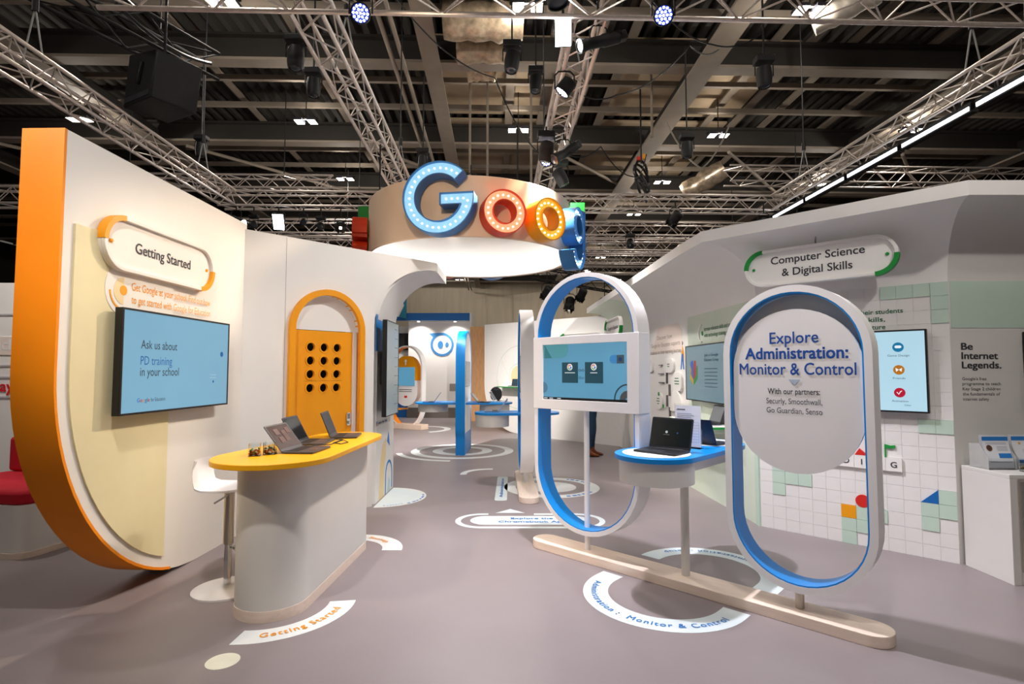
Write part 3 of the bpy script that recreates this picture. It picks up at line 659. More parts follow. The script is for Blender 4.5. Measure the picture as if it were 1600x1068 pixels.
MB().prism(rect(-.11, .11, .004, .345), .003, .006).build('acrylic_back', GLASS, lh, smooth=False); MB().box(-.11, .11, -.03, .04, 0, .004).build('acrylic_foot', GLASS, lh, smooth=False)
flat(rect(-.09, -.02, .295, .302), INK, sh, 'heading_line', y=-.0005, t=.0005)
for k in range(3): flat(rect(-.09, .03+.02*(k % 2), .265-k*.014, .268-k*.014), mat('grey print', '9A9BAA', .6, noise=0), sh, 'text_line', y=-.0005, t=.0005)
for k in range(8): flat(rect(-.09, .09, .20-k*.022, .2015-k*.022), MATS['grey print'], sh, 'table_line', y=-.0005, t=.0005)
for k in range(4): flat(rect(-.09+k*.06, -.0885+k*.06, .045, .20), MATS['grey print'], sh, 'table_line', y=-.0005, t=.0005)
t = laptop('dark tablet propped with its back turned on the rear disc of the blue table', (1.63, 4.58, 1.004), 128, .30, .21, ang=112, shell=mat('navy tablet shell', '202638', .45), scr='2A3138', name='tablet_laptop')

# ================================================================== big round hanging sign
DCX, DCY, DRAD = -.655, 8.5, 1.56; DZ0, DZ1 = 3.335, 4.15
dr = thing('round_hanging_sign', 'big white round hanging drum sign carrying coloured bulb letters', 'sign', (DCX, DCY, DZ0))
hh = DZ1-DZ0
PEA = mat('peach drum skin', 'EBCFB4', .6, noise=.01)
MB().lathe([(DRAD-.035, .012), (DRAD-.012, 0), (DRAD, .012), (DRAD, hh-.012), (DRAD-.012, hh), (DRAD-.035, hh-.012)], 96, cap=False).build('outer_band', PEA, dr)
MB().lathe([(DRAD-.035, .012), (DRAD-.042, .02), (DRAD-.042, hh-.01), (DRAD-.035, hh-.012)], 96, cap=False).build('inner_band', WHITE, dr)
MB().ringz(disc(0, 0, DRAD-.05, 64), disc(0, 0, DRAD-.35, 64), hh-.04, hh-.02).build('top_shelf', WHITE, dr)
for a in (30, 120, 210, 300):
    x, y = (DRAD-.1)*math.cos(RAD(a)), (DRAD-.1)*math.sin(RAD(a)); MB().tube([(x, y, hh-.03), (x, y, 1.6)], .012, 6).build('hanging_wire', BLACKM, dr)
def letter(kind, ang, colm, facem, bulbm, zc, s, label):
    # ang: degrees round the drum, 0 faces the camera, + to the right; local -y looks outwards
    a = RAD(ang); x = DCX+(DRAD+.015)*math.sin(a); y = DCY-(DRAD+.015)*math.cos(a)
    t = thing('bulb_letter', label, 'letter', (x, y, zc), math.degrees(a)); D = .17
    polys = []; path = []
    if kind == 'G':
        Rr, r = .465, .30; zb = .055; zl = -.10
        a1 = math.degrees(math.asin(zb/Rr)); a2 = math.degrees(math.asin(zl/r))
        p = arc(0, 0, Rr, 44, 360+a1, 56) + [(.02, zb), (.02, zl)] + arc(0, 0, r, 360+a2, 44, 48)
        polys = [(p, None)]; path = arc(0, 0, .383, 52, 352, 26) + [(.1+.075*i, -.02) for i in range(4)]
    elif kind == 'o':
        polys = [(disc(0, 0, s, 44), disc(0, 0, s*.52, 44))]; path = arc(0, 0, s*.76, 0, 340, 18)
    elif kind == 'g':
        polys = [(disc(-.03, .1, s, 40), disc(-.03, .1, s*.52, 40)), (rect(s-.13, s+.02, -.25, s+.1), None),
                 (arc(-.03, -.22, s+.05, -165, 0, 20) + arc(-.03, -.22, s-.10, 0, -165, 20), None)]
        path = arc(-.03, .1, s*.76, 0, 340, 16) + arc(-.03, -.22, s-.03, -155, -10, 8)
    elif kind == 'l':
        polys = [(rect(-.075, .075, -.40, .42), None)]; path = [(0, -.33+i*.11) for i in range(7)]
    elif kind == 'e':
        polys = [(arc(0, 0, s, 0, 318, 36) + arc(0, 0, s*.52, 318, 0, 36), None), (rect(-s*.8, s*.8, -.055, .055), None)]; path = arc(0, 0, s*.76, 10, 310, 16)
    body = MB(); rim = MB(); face = MB()
    for k, (p, h) in enumerate(polys):
        yo = .0006*k
        if h:
            body.ring(p, h, -D, 0); rim.ring(p, inset(p, .012), -D-.045, -D); hi = [tuple(Vector(q)+(Vector(q)-Vector((sum(u[0] for u in h)/len(h), sum(u[1] for u in h)/len(h)))).normalized()*.012) for q in h]
            rim.ring(hi, h, -D-.045, -D); face.ring(inset(p, .012), hi, -D-.002-yo, -D)
        else:
            body.prism(p, -D-yo, 0); rim.ring(p, inset(p, .012), -D-.045, -D); face.prism(inset(p, .012), -D-.002-yo, -D-.0005)
    body.build('letter_body', colm, t); rim.build('letter_rim', colm, t); face.build('lit_face', facem, t, smooth=False)
    for (px, pz) in path:
        o = obj('bulb', BULB_ME[bulbm], t, loc=(px, -D-.004, pz))
    fx, fz = path[len(path)//2]; MB().tube([(fx, 0, fz), (fx, .06 if abs(fx) > .1 else .02, fz)], .02, 8).build('fixing', BLACKM, t)
BULB_ME = {}
for nm, c, e in (('cool', 'FFF6EC', 3.5), ('warm', 'FFE9C0', 3.5)):
    b = MB(); b.M = Matrix.Rotation(RAD(90), 4, 'X'); b.lathe([(.008, 0), (.012, .006), (.013, .014), (.010, .022), (.003, .026)], 10); BULB_ME[nm] = b.mesh('bulb_'+nm, mat('bulb '+nm, c, .4, noise=0, emit=e))
LB = mat('letter blue', '3377B8', .45, noise=.02); LR = mat('letter red', 'E2411C', .45, noise=.02); LY = mat('letter amber', 'F2A20C', .45, noise=.02); LGn = mat('letter green', '1E9A33', .45, noise=.02)
FB = mat('lit face blue', '9AD4F5', .5, noise=.08, scale=14, emit=.95); FR = mat('lit face orange', 'FFB585', .5, noise=.08, scale=14, emit=.95); FY_ = mat('lit face amber', 'FFBE3C', .5, noise=.06, scale=14, emit=.9); FG = mat('lit face green', '4FC266', .5, noise=.03, emit=.4)  # glow of the face plates stands in for bulb light on them
for side, base in (('front', 0), ('back', 180)):
    q = {'front': 'on the near side of the hanging drum', 'back': 'on the far side of the hanging drum'}[side]
    letter('G', base-9, LB, FB, 'cool', 3.79, 0, 'big blue capital G lit with bulbs '+q)
    letter('o', base+18.5, LR, FR, 'warm', 3.63, .285, 'red letter o lit with bulbs '+q)
    letter('o', base+41, LY, FY_, 'warm', 3.63, .285, 'amber letter o lit with bulbs '+q)
    letter('g', base+66.5, LB, FB, 'cool', 3.60, .27, 'blue small letter g lit with bulbs '+q)
    letter('l', base+87, LGn, FG, 'cool', 3.80, 0, 'green letter l lit with bulbs '+q)
    letter('e', base+103.5, LR, FR, 'warm', 3.63, .285, 'red letter e lit with bulbs '+q)
# ================================================================== floor stickers
def decal(label, cx, cy, build, cat_='floor sticker'):
    t = thing('floor_sticker', label, cat_, (cx, cy, 0)); build(t); return t
ZD = .0015
def zring(t, ro, ri, a0, a1, m=DECAL, n=32, cx=0, cy=0, nm='vinyl'):
    full = abs(a1-a0) >= 359.9
    o, i = (disc(cx, cy, ro, 48), disc(cx, cy, ri, 48)) if full else (arc(cx, cy, ro, a0, a1, n), arc(cx, cy, ri, a0, a1, n))
    return MB().ringz(o, i, 0, ZD, closed=full).build(nm, m, t, smooth=False)
def zpoly(t, poly, m=DECAL, nm='vinyl', z=0): return MB().prismz(poly, z, z+ZD).build(nm, m, t, smooth=False)
def d1(t): zring(t, .55, .375, -92, 8); arc_text('Getting Started', 0, 0, .485, -41, .055, INKO, t, span=70, bold=.012)
decal('white arc floor sticker reading Getting Started round the near counter end', -1.64, 3.83, d1)
decal('pale round dot sticker on the floor in front of the counter', -1.6, 3.1, lambda t: zpoly(t, disc(0, 0, .088, 28), mat('pale yellow vinyl', 'E4E4D2', .5)))
def d2(t): zring(t, .47, .29, 0, 120); arc_text('Getting Started', 0, 0, .385, 78, .05, INKO, t, wfac=1.0, bold=.02)
decal('white arc floor sticker at the far end of the counter', -1.46, 4.97, d2)
def d3(t):
    zpoly(t, arc(0, 0, .48, -88, 88, 28), DECALB, 'blue_centre'); zring(t, .55, .48, -88, 88)
    arc_text('Explore', 0, 0, .505, -62, .045, INKB2, t, span=28)
    for k in range(7): zring(t, .525, .50, -42+k*9, -42+k*9+(5, 6.5, 4)[k % 3], INKB2, 4, nm='print_mark').location.z = .0015
decal('half round pale blue floor sticker at the foot of the passage wall', -1.652, 7.05, d3)
KA = KR
def d4(t):
    a = RAD(KA); ex, ey = (math.cos(a), math.sin(a)), (-math.sin(a), math.cos(a))
    def U(ro, ri, s, ext):   # U shape: half ring plus short straight ends; s=-1 towards the camera
        o = [(ro, -s*ext)] + arc(0, 0, ro, 0, s*180, 32) + [(-ro, -s*ext)]; i = [(ri, -s*ext)] + arc(0, 0, ri, 0, s*180, 32) + [(-ri, -s*ext)]
        f = lambda P: [(x*ex[0]+y*ey[0], x*ex[1]+y*ey[1]) for x, y in P]; return f(o), f(i)
    o, i = U(.575, .395, -1, .09); MB().ringz(o, i, 0, ZD, closed=False).build('vinyl', DECALB, t, smooth=False)
    arc_text('Administration :  Monitor & Control', 0, 0, .515, 228.5, .052, INKB2, t, span=157, bold=.012)
decal('white U shaped floor sticker reading Administration Monitor and Control', 1.09, 4.0, d4)
def d5(t):
    a = RAD(KA); ex, ey = (math.cos(a), math.sin(a)), (-math.sin(a), math.cos(a))
    f = lambda P: [(x*ex[0]+y*ey[0], x*ex[1]+y*ey[1]) for x, y in P]
    o = f([(.575, -.14)] + arc(0, 0, .575, 0, 180, 32) + [(-.575, -.02)]); i = f([(.40, -.14)] + arc(0, 0, .40, 0, 180, 32) + [(-.40, -.02)])
    MB().ringz(o, i, 0, ZD, closed=False).build('vinyl', DECALB, t, smooth=False)
    arc_text('Administration : Setup', 0, 0, .51, 62, .05, INKB2, t, span=105, bold=.012)
decal('white arched floor sticker reading Administration Setup behind the oak plank', 1.56, 4.47, d5)
def d6(t):
    o = pill(0, 0, 1.61, .58, 16); i = inset(o, .06); n = len(o)
    # open at the top left where the arrow sits
    k = next(j for j, p in enumerate(o) if p[0] < -.3)
    oo = [(-.46, .29)] + o[k:] + o[:17] + [(.05, .29)]; ii = [(-.46, .23)] + i[k:] + i[:17] + [(.05, .23)]
    MB().ringz(oo, ii, 0, ZD, closed=False).build('vinyl_ring', DECALB, t, smooth=False)
    zpoly(t, pill(0, .01, 1.29, .34, 14), DECALB)
    zpoly(t, [(-.38, .315), (-.05, .315), (-.215, .49)], DECALB, 'vinyl_arrow')
    b = MB(); 
    for s_, x, y, w in (('Explore the', .02, .045, .46), ('Chromebook App', .02, -.085, .72)):
        v, f, W0 = tgeo(s_, .02); MB().add([(x-w/2+px*w/W0, y+py*.062/CAP, .004+.0003*q) for px, py, q in v], f).build('lettering', INKB2, t, smooth=False)
decal('pill shaped floor sticker with arrow reading Explore the Chromebook App', .195, 5.945, d6)
def d7(t):
    zpoly(t, [(y, x) for x, y in pill(0, 0, 1.55, .15, 8)][::-1] if False else rrect(0, 0, .155, 1.55, .05, 5), DECALB)
    v, f, W0 = tgeo('Administration', .02); MB().add([(.02-py*.06, -.6+px*1.2/W0, .004+.0003*q) for px, py, q in v], f).build('lettering', INKB2, t, smooth=False)
decal('narrow white floor strip with blue lettering beside the edge-on kiosk', -.14, 7.62, d7)
decal('short white curved floor sticker in the middle of the aisle', -.35, 8.62, lambda t: zring(t, .46, .36, 85, 190))
def d8(t): zring(t, .66, .50, 0, 360); zpoly(t, disc(0, 0, .34, 32)); [setattr(zring(t, .615, .565, b0+k*8, b0+k*8+(5, 6, 3.5)[k % 3], INKB2, 4, nm='print_mark').location, 'z', .0015) for b0 in (-75, 20) for k in range(6)]
decal('white ring floor sticker seen through the screen frame', .55, 7.65, d8)
def d9(t):
    zring(t, 1.03, .86, 0, 360); zring(t, .60, .40, 0, 360); zring(t, 1.32, 1.2, 195, 265)
decal('concentric white floor rings round the blue edged kiosk', -1.0, 11.1, d9)
decal('white arc floor sticker far down the aisle near the orange kiosk', -2.6, 15.2, lambda t: zring(t, .9, .72, -60, 80))

# ================================================================== further kiosks
def kiosk(label, loc, rz, w=1.1, h=2.25, inner=None, outer=None, plank=True, table=None, nm='kiosk_stand', board=None, z0=.21):
    t = thing(nm, label, 'kiosk', loc, rz)
    if plank:
        MB().prismz(pill(0, 0, 1.9, .25, 12), 0, .07).build('base_plank', OAK, t, bev=.004)
        MB().tube([(0, 0, .07), (0, 0, z0+.02)], .027, 12).build('post', FRAMEW, t)
    pill_frame(t, w, h, z0, .18, .05, inner or BLUE, outer)
    if board: board(t)
    return t
def bd2(t):
    for s in (-1, 1):
        b_ = MB().prism(rect(-.5, .5, 1.2, 1.9), s*.04-.02, s*.04+.02).build('screen_panel', FRAMEW, t); MB().prism(rect(-.42, .42, 1.30, 1.82), s*.065-.004, s*.065+.004).build('display', mat('dark display', '39464C', .2), b_)
        p_ = MB().prism(arc(0, 1.9, .5, 0, 180, 18), s*.05-.012, s*.05+.012).build('sign_board', FRAMEW, t)
        for k in range(3): flat(rect(-.25, .25, 1.05-k*.06, 1.065-k*.06), INK, t, 'text_line', y=s*.03)
        MB().prism(pill(0, .95, .94, .8, 14)[0:60], s*.02-.01, s*.02+.01).build('lower_board', FRAMEW, t)
k2 = kiosk('white pill kiosk seen edge-on with blue lining on an oak plank', (.19, 7.62, 0), 91.5, board=bd2)
# its table, reaching into the aisle
MB().prismz([(-y, x) for x, y in []] or hull2((.55, .45), .28, (.55, -.25), .28, 18), .965, 1.0).build('table_top', BLUE, k2, bev=.003)
MB().prismz(disc(.55, .47, .25, 32), .79, .965).build('table_drum', GREYW, k2); MB().tube([(.55, 0, .07), (.55, 0, .965)], .03, 12).build('table_leg', GREYW, k2)
laptop('tilted laptop on the small blue table beside the edge-on kiosk', (-.30, 8.19, 1.0), -88, .31, .22, ang=125, shell=mat('silver blue shell', '8A9BB5', .4, .4), scr='5C7FA8', em=.3)
def bd3(t):
    MB().prism(inset(pill(0, 1.21, 1.06, 2.42, 22), .048), -.082, .082).build('panel', FRAMEW, t); MB().prism(rect(-.36, .36, 1.3, 1.8), -.088, -.08).build('display', mat('dark display', '39464C'), t); MB().prism(rect(-.36, .36, 1.3, 1.8), .08, .088).build('display', MATS['dark display'], t)
k3 = kiosk('tall white kiosk with blue edges standing on the floor rings', (-.97, 11.0, 0), 87.5, w=1.06, h=2.42, inner=BLUE, outer=BLUE, plank=False, board=bd3, z0=.0)
MB().box(-.5, .5, -.088, .088, 0, .4).build('foot_block', BLUE, k3)
MB().prismz(hull2((.0, .62), .36, (.0, -.62), .36, 20), .955, .985).build('table_top', BLUE, k3, bev=.003)
for y in (.62, -.62): MB().prismz(disc(0, y, .3, 32), .80, .955).build('table_drum', GREYW, k3)
laptop('open laptop on the left wing of the far blue table', (-1.66, 10.9, .985), -85, scr='2F5FA0', ang=125, shell=mat('blue laptop shell', '3E5A8C', .4, .3))
laptop('open laptop against the blue edged kiosk on the right wing of its table', (-.55, 10.85, .985), 85, scr='3A3F48', ang=130)
laptop('white laptop at the right end of the far blue table', (-.22, 11.15, .985), 80, scr='C8CDD2', em=.2, ang=120, shell=mat('white laptop shell', 'D8DADC', .4))
t = thing('round_pouch', 'round black pouch standing behind the white laptop on the far table', 'pouch', (-.33, 11.32, .985), 10)
MB().prism(pill(0, .15, .24, .30, 12), -.03, .03).build('pouch_body', BLACK, t, bev=.02); MB().prism(pill(0, .24, .1, .03, 6), -.035, -.028).build('zip_flap', GREYP, t)
def bd4(t):
    MB().prism(arc(-.02, 1.62, .42, 0, 180, 20) + [(-.44, 1.35), (.40, 1.35)], -.06, .1).build('sign_top', YEL, t)
    p_ = MB().prism([(-.44, 1.35), (-.44, 1.05)] + arc(-.02, 1.05, .42, 180, 360, 20) + [(.40, 1.35)], -.06, .1).build('sign_base', FRAMEW, t)
    MB().prism(rect(-.40, .30, 1.2, 1.72), -.075, -.058).build('display', mat('lit display kiosk', '6FB4D8'), t, smooth=False)
    flat([(-.05, 1.78), (0, 1.78), (0, 1.88), (.03, 1.88), (-.025, 1.95), (-.08, 1.88), (-.05, 1.88)], FRAMEW, t, 'arrow_mark', y=-.061)
    for k in range(2): flat(rect(-.25, .2, 1.08-k*.05, 1.095-k*.05), INK, t, 'text_line', y=-.061)
    flat(rect(-.06, .04, .86, .92), RED, t, 'emblem', y=-.061)
k4 = kiosk('far orange lined pill kiosk with a small blue screen', (-2.95, 15.4, 0), -28, w=1.15, h=2.3, inner=ORG, plank=False, board=bd4, z0=.03)
MB().box(-.58, .62, -.16, .16, 0, .14).build('base_block', mat('peach laminate', 'EAD2BE', .5), k4, bev=.005)
MB().box(-.62, -.2, -.3, .3, .52, .55).build('side_shelf', YEL, k4)

# ================================================================== screens and signs on the right walls
def c_blue(s):
    for z, lab, c in ((.20, 'Game Design', '1591C9'), (-.0, 'Friends', 'E08B17'), (-.2, 'Animation', 'E2103F')):
        mm = mat('screen '+c, c, .4, noise=0, emit=.5); flat(disc(.445, z+.01, .042), mm, s, 'icon', y=-.003)
        text(lab, .445, z-.072, h=.018, w={'G': .16, 'F': .09, 'A': .12}[lab[0]], y=-.004, m=mat('screen slate', '5F86A0', .5, noise=0, emit=.2), parent=s, bold=0)
    wm = mat('icon white bright', 'F4FBFF', .5, noise=0, emit=.8)
    flat(pill(.445, .213, .05, .024), wm, s, 'icon_pad', y=-.005)
    for dx in (-1, 1): flat([(.445, .012), (.445+dx*.024, .028), (.445+dx*.02, -.008)], wm, s, 'icon_wing', y=-.005)
    MB().tube([(.425, -.005, -.185), (.438, -.005, -.205), (.452, -.005, -.18), (.462, -.005, -.175)], .004, 6).build('icon_stroke', wm, s)
    text('and', .265, .0-.072, h=.018, y=-.004, m=MATS['screen slate'], parent=s, bold=0); text('Other', .50, -.305, h=.014, y=-.004, m=MATS['screen slate'], parent=s, bold=0)
E3 = (EX, EY); F3 = (FX, FY); D3 = (DX, DY); G3 = (GX, GY)
screen_tv('bright pale blue screen with round Game Design icon on the tiled wall', on_wall(E3, ER, .79, -.08, 1.604), ER, 1.30, .725, c_blue, em=.75, col='BFE6F7')
pill_sign('long pill sign reading Computer Science and Digital Skills with green corners', on_wall(E3, ER, .648, -.25, 2.622), ER, 1.30, .36, [('Computer Science', .0, .035, .072, .80), ('& Digital Skills', .0, -.09, .072, .60)], GREEN, rod=.19)
def c_book(s):
    for poly, c in (([(-.50, .1), (-.44, .06), (-.37, -.02), (-.37, -.16), (-.50, -.08)], 'E5C32E'), ([(-.47, .15), (-.40, .17), (-.36, .1), (-.36, -.1), (-.47, -.02)], '4A78D8'), ([(-.365, -.1), (-.365, .1), (-.33, .17), (-.28, .15), (-.28, -.02)], 'D2433A'), ([(-.37, -.16), (-.37, -.1), (-.28, -.02), (-.28, .06), (-.23, .1), (-.23, -.08)], '3BA55A')):
        flat(poly, mat('screen '+c, c, .4, noise=0, emit=.4), s, 'emblem_leaf', y=-.003)
    for k, z in enumerate((.21, .15)): text(('Join a Google', 'Educator Group')[k], .0, z, h=.035, w=.42, al='L', y=-.003, m=MATS['screen ink'], parent=s, bold=.01)
    for k in range(6): flat(rect(.0, .38, .05-k*.045, .06-k*.045), MATS['screen slate'], s, 'text_line', y=-.003)
screen_tv('blue grey screen with a coloured open book emblem on the mint wall', on_wall(D3, DR, -1.20, -.08, 1.58), DR, 1.30, .735, c_book, em=.3, col='9DC4D3')
pill_sign('small looking pill sign with green corners far along the right wall', on_wall(D3, DR, -4.55, -.45, 2.42), DR, 1.27, .36, [('Google for Education', .0, -.03, .07, .85)], GREEN)
pill_sign('pill sign on the far cross wall behind the kiosk screen', on_wall(G3, GR, -.98, -.016, 2.32), GR, 1.25, .36, [], GREEN)
def c_f(s): pass
screen_tv('dark screen at the right edge beside the internet safety text', on_wall(F3, 0, 1.265, -.06, 1.585), 0, 1.32, .70, c_f, em=.02, col='1B1D20')
def shelf(label, o3, rz, x0, x1, z, dep=.30):
    t = thing('wall_shelf', label, 'shelf', on_wall(o3, rz, (x0+x1)/2, 0, z), rz)
    w = x1-x0; MB().prismz(rrect(0, -dep/2-.015, w, dep, .05, 5), -.03, -.006).build('edge_board', GREEN, t); MB().prismz(rrect(0, -dep/2-.015, w-.01, dep-.01, .05, 5), -.006, 0).build('white_top', WHITE, t)
    for s in (-1, 1): MB().box(s*w*.35-.015, s*w*.35+.015, -dep*.7-.015, -.015, -.10, -.03).build('bracket', WHITE, t)
    return t
shelf('green edged shelf under the book screen', D3, DR, -1.95, -.5, .97)
laptop('dark laptop on the green edged shelf under the book screen', on_wall(D3, DR, -.85, -.225, .97), DR, .32, .22, ang=110, scr='E4E8EA', em=.15)
shelf('long green edged shelf on the far cross wall', G3, GR, -1.75, .1, .93)
shelf('short green shelf on the printed round of the far cross wall', G3, GR, -3.5, -2.5, 1.22)
t = laptop('small tablet standing on the short green shelf', on_wall(G3, GR, -2.98, -.18, 1.22), GR+10, .27, .18, ang=105, scr='5A7480', em=.3, name='tablet_laptop')

# ================================================================== right-hand counter with leaflets
rc = thing('display_counter', 'white display counter with open front under the internet safety text', 'counter', (FX+.03, FY, 0))
MB().box(0, .06, -.46, -.02, 0, .79).build('side_panel', GREYW, rc, bev=.003); MB().box(0, 2.4, -.46, -.02, .79, .82).build('worktop', GREYW, rc, bev=.003)
MB().box(.06, 2.4, -.06, -.02, 0, .79).build('back_panel', GREYW, rc, smooth=False); MB().box(.06, 2.4, -.44, -.06, 0, .1).build('floor_panel', GREYW, rc, smooth=False)
MB().box(.055, .075, -.466, -.44, .1, .79).build('edge_strip', mat('taupe edging', 'A79F96', .5), rc); MB().box(.075, 2.4, -.466, -.44, .765, .79).build('edge_strip', MATS['taupe edging'], rc)
def leaflets(label, x, y, nl=4, w=.21, kind=0):
    t = thing('leaflet_holder', label, 'leaflet holder', (x, y, .82))
    def bowed(b, w, dz, t0, z0, z1, yo):   # sheet that leans and curls back
        N = 10
        P = [(yo+.055*math.sin(RAD(90*i/N))**2 - .02 - (.03 if False else 0), z0+(z1-z0)*i/N) for i in range(N+1)]
        V = [(x_, p+dy, z_) for dy in (0, t0) for p, z_ in P for x_ in (-w/2, w/2)]; m = 2*(N+1); F = []
        for i in range(N): a = 2*i; F += [(a, a+1, a+3, a+2), (m+a, m+a+2, m+a+3, m+a+1), (a, a+2, m+a+2, m+a), (a+1, m+a+1, m+a+3, a+3)]
        F += [(0, m, m+1, 1), (m-2, m-1, 2*m-1, 2*m-2)]; b.add(V, F)
    for k in range(nl):
        b = MB(); bowed(b, w, 0, .0012, .012, .255+.003*k, .0+k*.008); sh = b.build('leaflet', mat('leaflet paper', 'E2E4EA', .5, noise=.01), t)
        b = MB(); bowed(b, w, 0, .0014, .225, .256+.003*k, .0+k*.008)
        c = [(p[0], p[1]+.05, p[2]) for p in b.v]; b2 = MB(); b2.add([(p[0], .0355+k*.008+(p[1]-k*.008+.02)*0+ (.0 if i < 22 else -.0035), p[2]) for i, p in enumerate(b.v)], b.f)
    # printed band, photo and blocks on the front sheet
    yy = lambda z: .055*math.sin(RAD(90*(z-.012)/.243))**2-.0215
    def pr(x0, x1, z0, z1, m, nm): MB().add([(x0, yy(z0), z0), (x1, yy(z0), z0), (x1, yy((z0+z1)/2), (z0+z1)/2), (x1, yy(z1), z1), (x0, yy(z1), z1), (x0, yy((z0+z1)/2), (z0+z1)/2)], [(0, 1, 2, 5), (5, 2, 3, 4)]).build(nm, m, t, smooth=False)
    pr(-w/2, w/2, .222, .254, INKB2, 'printed_band')
    if kind == 0:
        for z in (.205, .195, .175, .165, .155, .145): pr(0.0 if z < .18 else -.08, .085, z, z+.003, MATS['grey print'], 'text_line')
        pr(.0, .10, .09, .125, INKB2, 'printed_block')
        b = MB(); b.add([(p[0], yy(p[1])-.0005, p[1]) for p in disc(-.06, .165, .024, 20)], [tuple(range(20))]).build('printed_photo', mat('photo print', '6B4A3A', .5, noise=.6, scale=30), t)
        pr(-.085, .09, .055, .06, MATS['grey print'], 'text_line')
    else:
        for x_, c in ((-.06, 'E0A03A'), (.02, 'D0575A')): b = MB(); b.add([(p[0], yy(p[1])-.0005, p[1]) for p in disc(x_, .2, .01, 12)], [tuple(range(12))]).build('printed_dot', mat('print '+c, c, .5, noise=0), t)
        for z in (.15, .14, .13, .12): pr(-.05, .08, z, z+.003, MATS['grey print'], 'text_line')
        pr(-w/2, w/2, .05, .075, INKB2, 'printed_band')
    MB().prism(rect(-w/2-.006, w/2+.006, 0, .09), -.032, -.029).build('acrylic_front', GLASS, t, smooth=False)
    for s in (-1, 1):
        MB().add([(s*(w/2+.005), -.032, 0), (s*(w/2+.005), .15, 0), (s*(w/2+.005), .15, .19), (s*(w/2+.005), .05, .20), (s*(w/2+.005), -.032, .09), (s*(w/2+.008), -.032, 0), (s*(w/2+.008), .15, 0), (s*(w/2+.008), .15, .19), (s*(w/2+.008), .05, .20), (s*(w/2+.008), -.032, .09)], [(0,1,2,3,4),(9,8,7,6,5),(0,5,6,1),(1,6,7,2),(2,7,8,3),(3,8,9,4),(4,9,5,0)]).build('acrylic_side', mat('hazy acrylic', 'D9DAD8', .3, noise=0, alpha=.45), t, smooth=False)
    MB().box(-w/2-.008, w/2+.008, -.032, .15, 0, .003).build('acrylic_foot', GLASS, t, smooth=False)
leaflets('acrylic holder of blue and white leaflets with a round photo', 3.90, 4.40)
leaflets('second leaflet holder at the right edge of the picture', 4.17, 4.42, kind=1, w=.24)
candy_box('clear box of gold wrapped sweets on the right-hand counter', (4.02, 4.27, .82), 3, ['C9A227', '8C6A12', 'E8D27A', '4A3A10'], .085, .085)

# ================================================================== red booth at the far left
o = struct(MB().box(-9.5, -4.05, 6.6, 6.72, 0, 2.68).build('wall_red_booth', WHITE, smooth=False))
for z0, z1, m in ((1.80, 2.02, PEACH), (1.52, 1.54, mat('pale grey trim', 'BDB9BE', .5)), (2.28, 2.30, MATS['pale grey trim']), (1.28, 1.30, MATS['pale grey trim']), (1.66, 1.68, MATS['pale grey trim'])):
    MB().box(-9.5, -4.06, 6.588, 6.6, z0, z1).build('band', m, o)
text('Teach', -6.02, 1.86, h=.13, al='R', y=6.586, m=WHITE, parent=o, bold=.02); text('Play', -6.02, 1.36, h=.13, al='R', y=6.59, m=INKR, parent=o, bold=.03)
bn = thing('bench_seat', 'white bench with red cushions at the far left', 'bench', (-4.7, 5.3, 0), -12)
MB().prismz(rrect(0, 0, 1.3, .95, .15, 6), .05, .45).build('base', WHITE, bn); MB().prismz(rrect(0, 0, 1.32, .97, .15, 6), 0, .05).build('plinth', OAK, bn)
MB().prismz(rrect(0, -.06, 1.26, .82, .12, 6), .45, .57).build('seat_cushion', mat('red fabric', 'C4142B', .8, noise=.05, scale=30), bn, bev=.03)
MB().prismz(rrect(0, .38, 1.26, .2, .08, 6), .57, .92).build('back_cushion', MATS['red fabric'], bn, bev=.03)

# ================================================================== neighbouring booths far behind
sp = struct(MB().box(-3.62, -1.40, 19.0, 19.15, 0, 3.34).build('wall_neighbour_booth', WHITE, smooth=False))
MB().box(-1.42, -1.36, 18.2, 19.15, 0, 3.56).build('end_post', WHITE, sp); MB().box(-3.64, -1.36, 18.9, 18.98, 0, .35).build('kick_board', mat('grey kick board', '6E6862', .6), sp)
MB().box(-5.2, -1.42, 18.2, 18.36, 3.31, 3.56).build('blue_fascia', DBLUE, sp)
LOGO = mat('logo blue', '3C82BE', .5, noise=0)
b = MB(); b.ring(disc(-2.44, 2.54, .41, 40), disc(-2.44, 2.54, .33, 40), 18.985, 19.0); b.prism([(-2.92, 2.93), (-2.45, 2.95), (-2.75, 2.78)], 18.986, 19.0); b.prism(disc(-2.50, 2.53, .095, 24, .135), 18.985, 19.0); b.prism(disc(-2.27, 2.53, .06, 24, .095), 18.985, 19.0)
b.build('logo', LOGO, sp, smooth=False)['label'] = 'blue round logo with two dots'
for x in (-3.2, -1.95):
    t = thing('fascia_downlight', ('left' if x < -3 else 'right')+' downlight under the far blue fascia', 'light', (x, 18.55, 3.3))
    MB().lathe([(.06, 0), (.06, .05)], 14).build('housing', CHROME, t); MB().lathe([(.05, -.004), (.05, 0)], 14).build('lens', mat('downlight lens', 'FFF4E0', .4, noise=0, emit=12), t)
    ld = bpy.data.lights.new('downlight', 'SPOT'); ld.energy = BOOTH_W; ld.color = NEUT; ld.spot_size = RAD(120); ld.spot_blend = .8; ld.shadow_soft_size = .06
    lo = bpy.data.objects.new('lamp', ld); COL.objects.link(lo); lo.parent = t; lo.location = (0, 0, -.02); lo.rotation_euler = (RAD(22), 0, 0)
o = struct(MB().box(-1.36, .2, 17.6, 17.7, 0, 3.05).build('wall_oak_panel', OAKV, smooth=False))
for k in range(3): MB().box(-1.36+k*.52, -1.36+k*.52+.512, 17.585, 17.6, .01, 3.05).build('panel', OAKV, o)
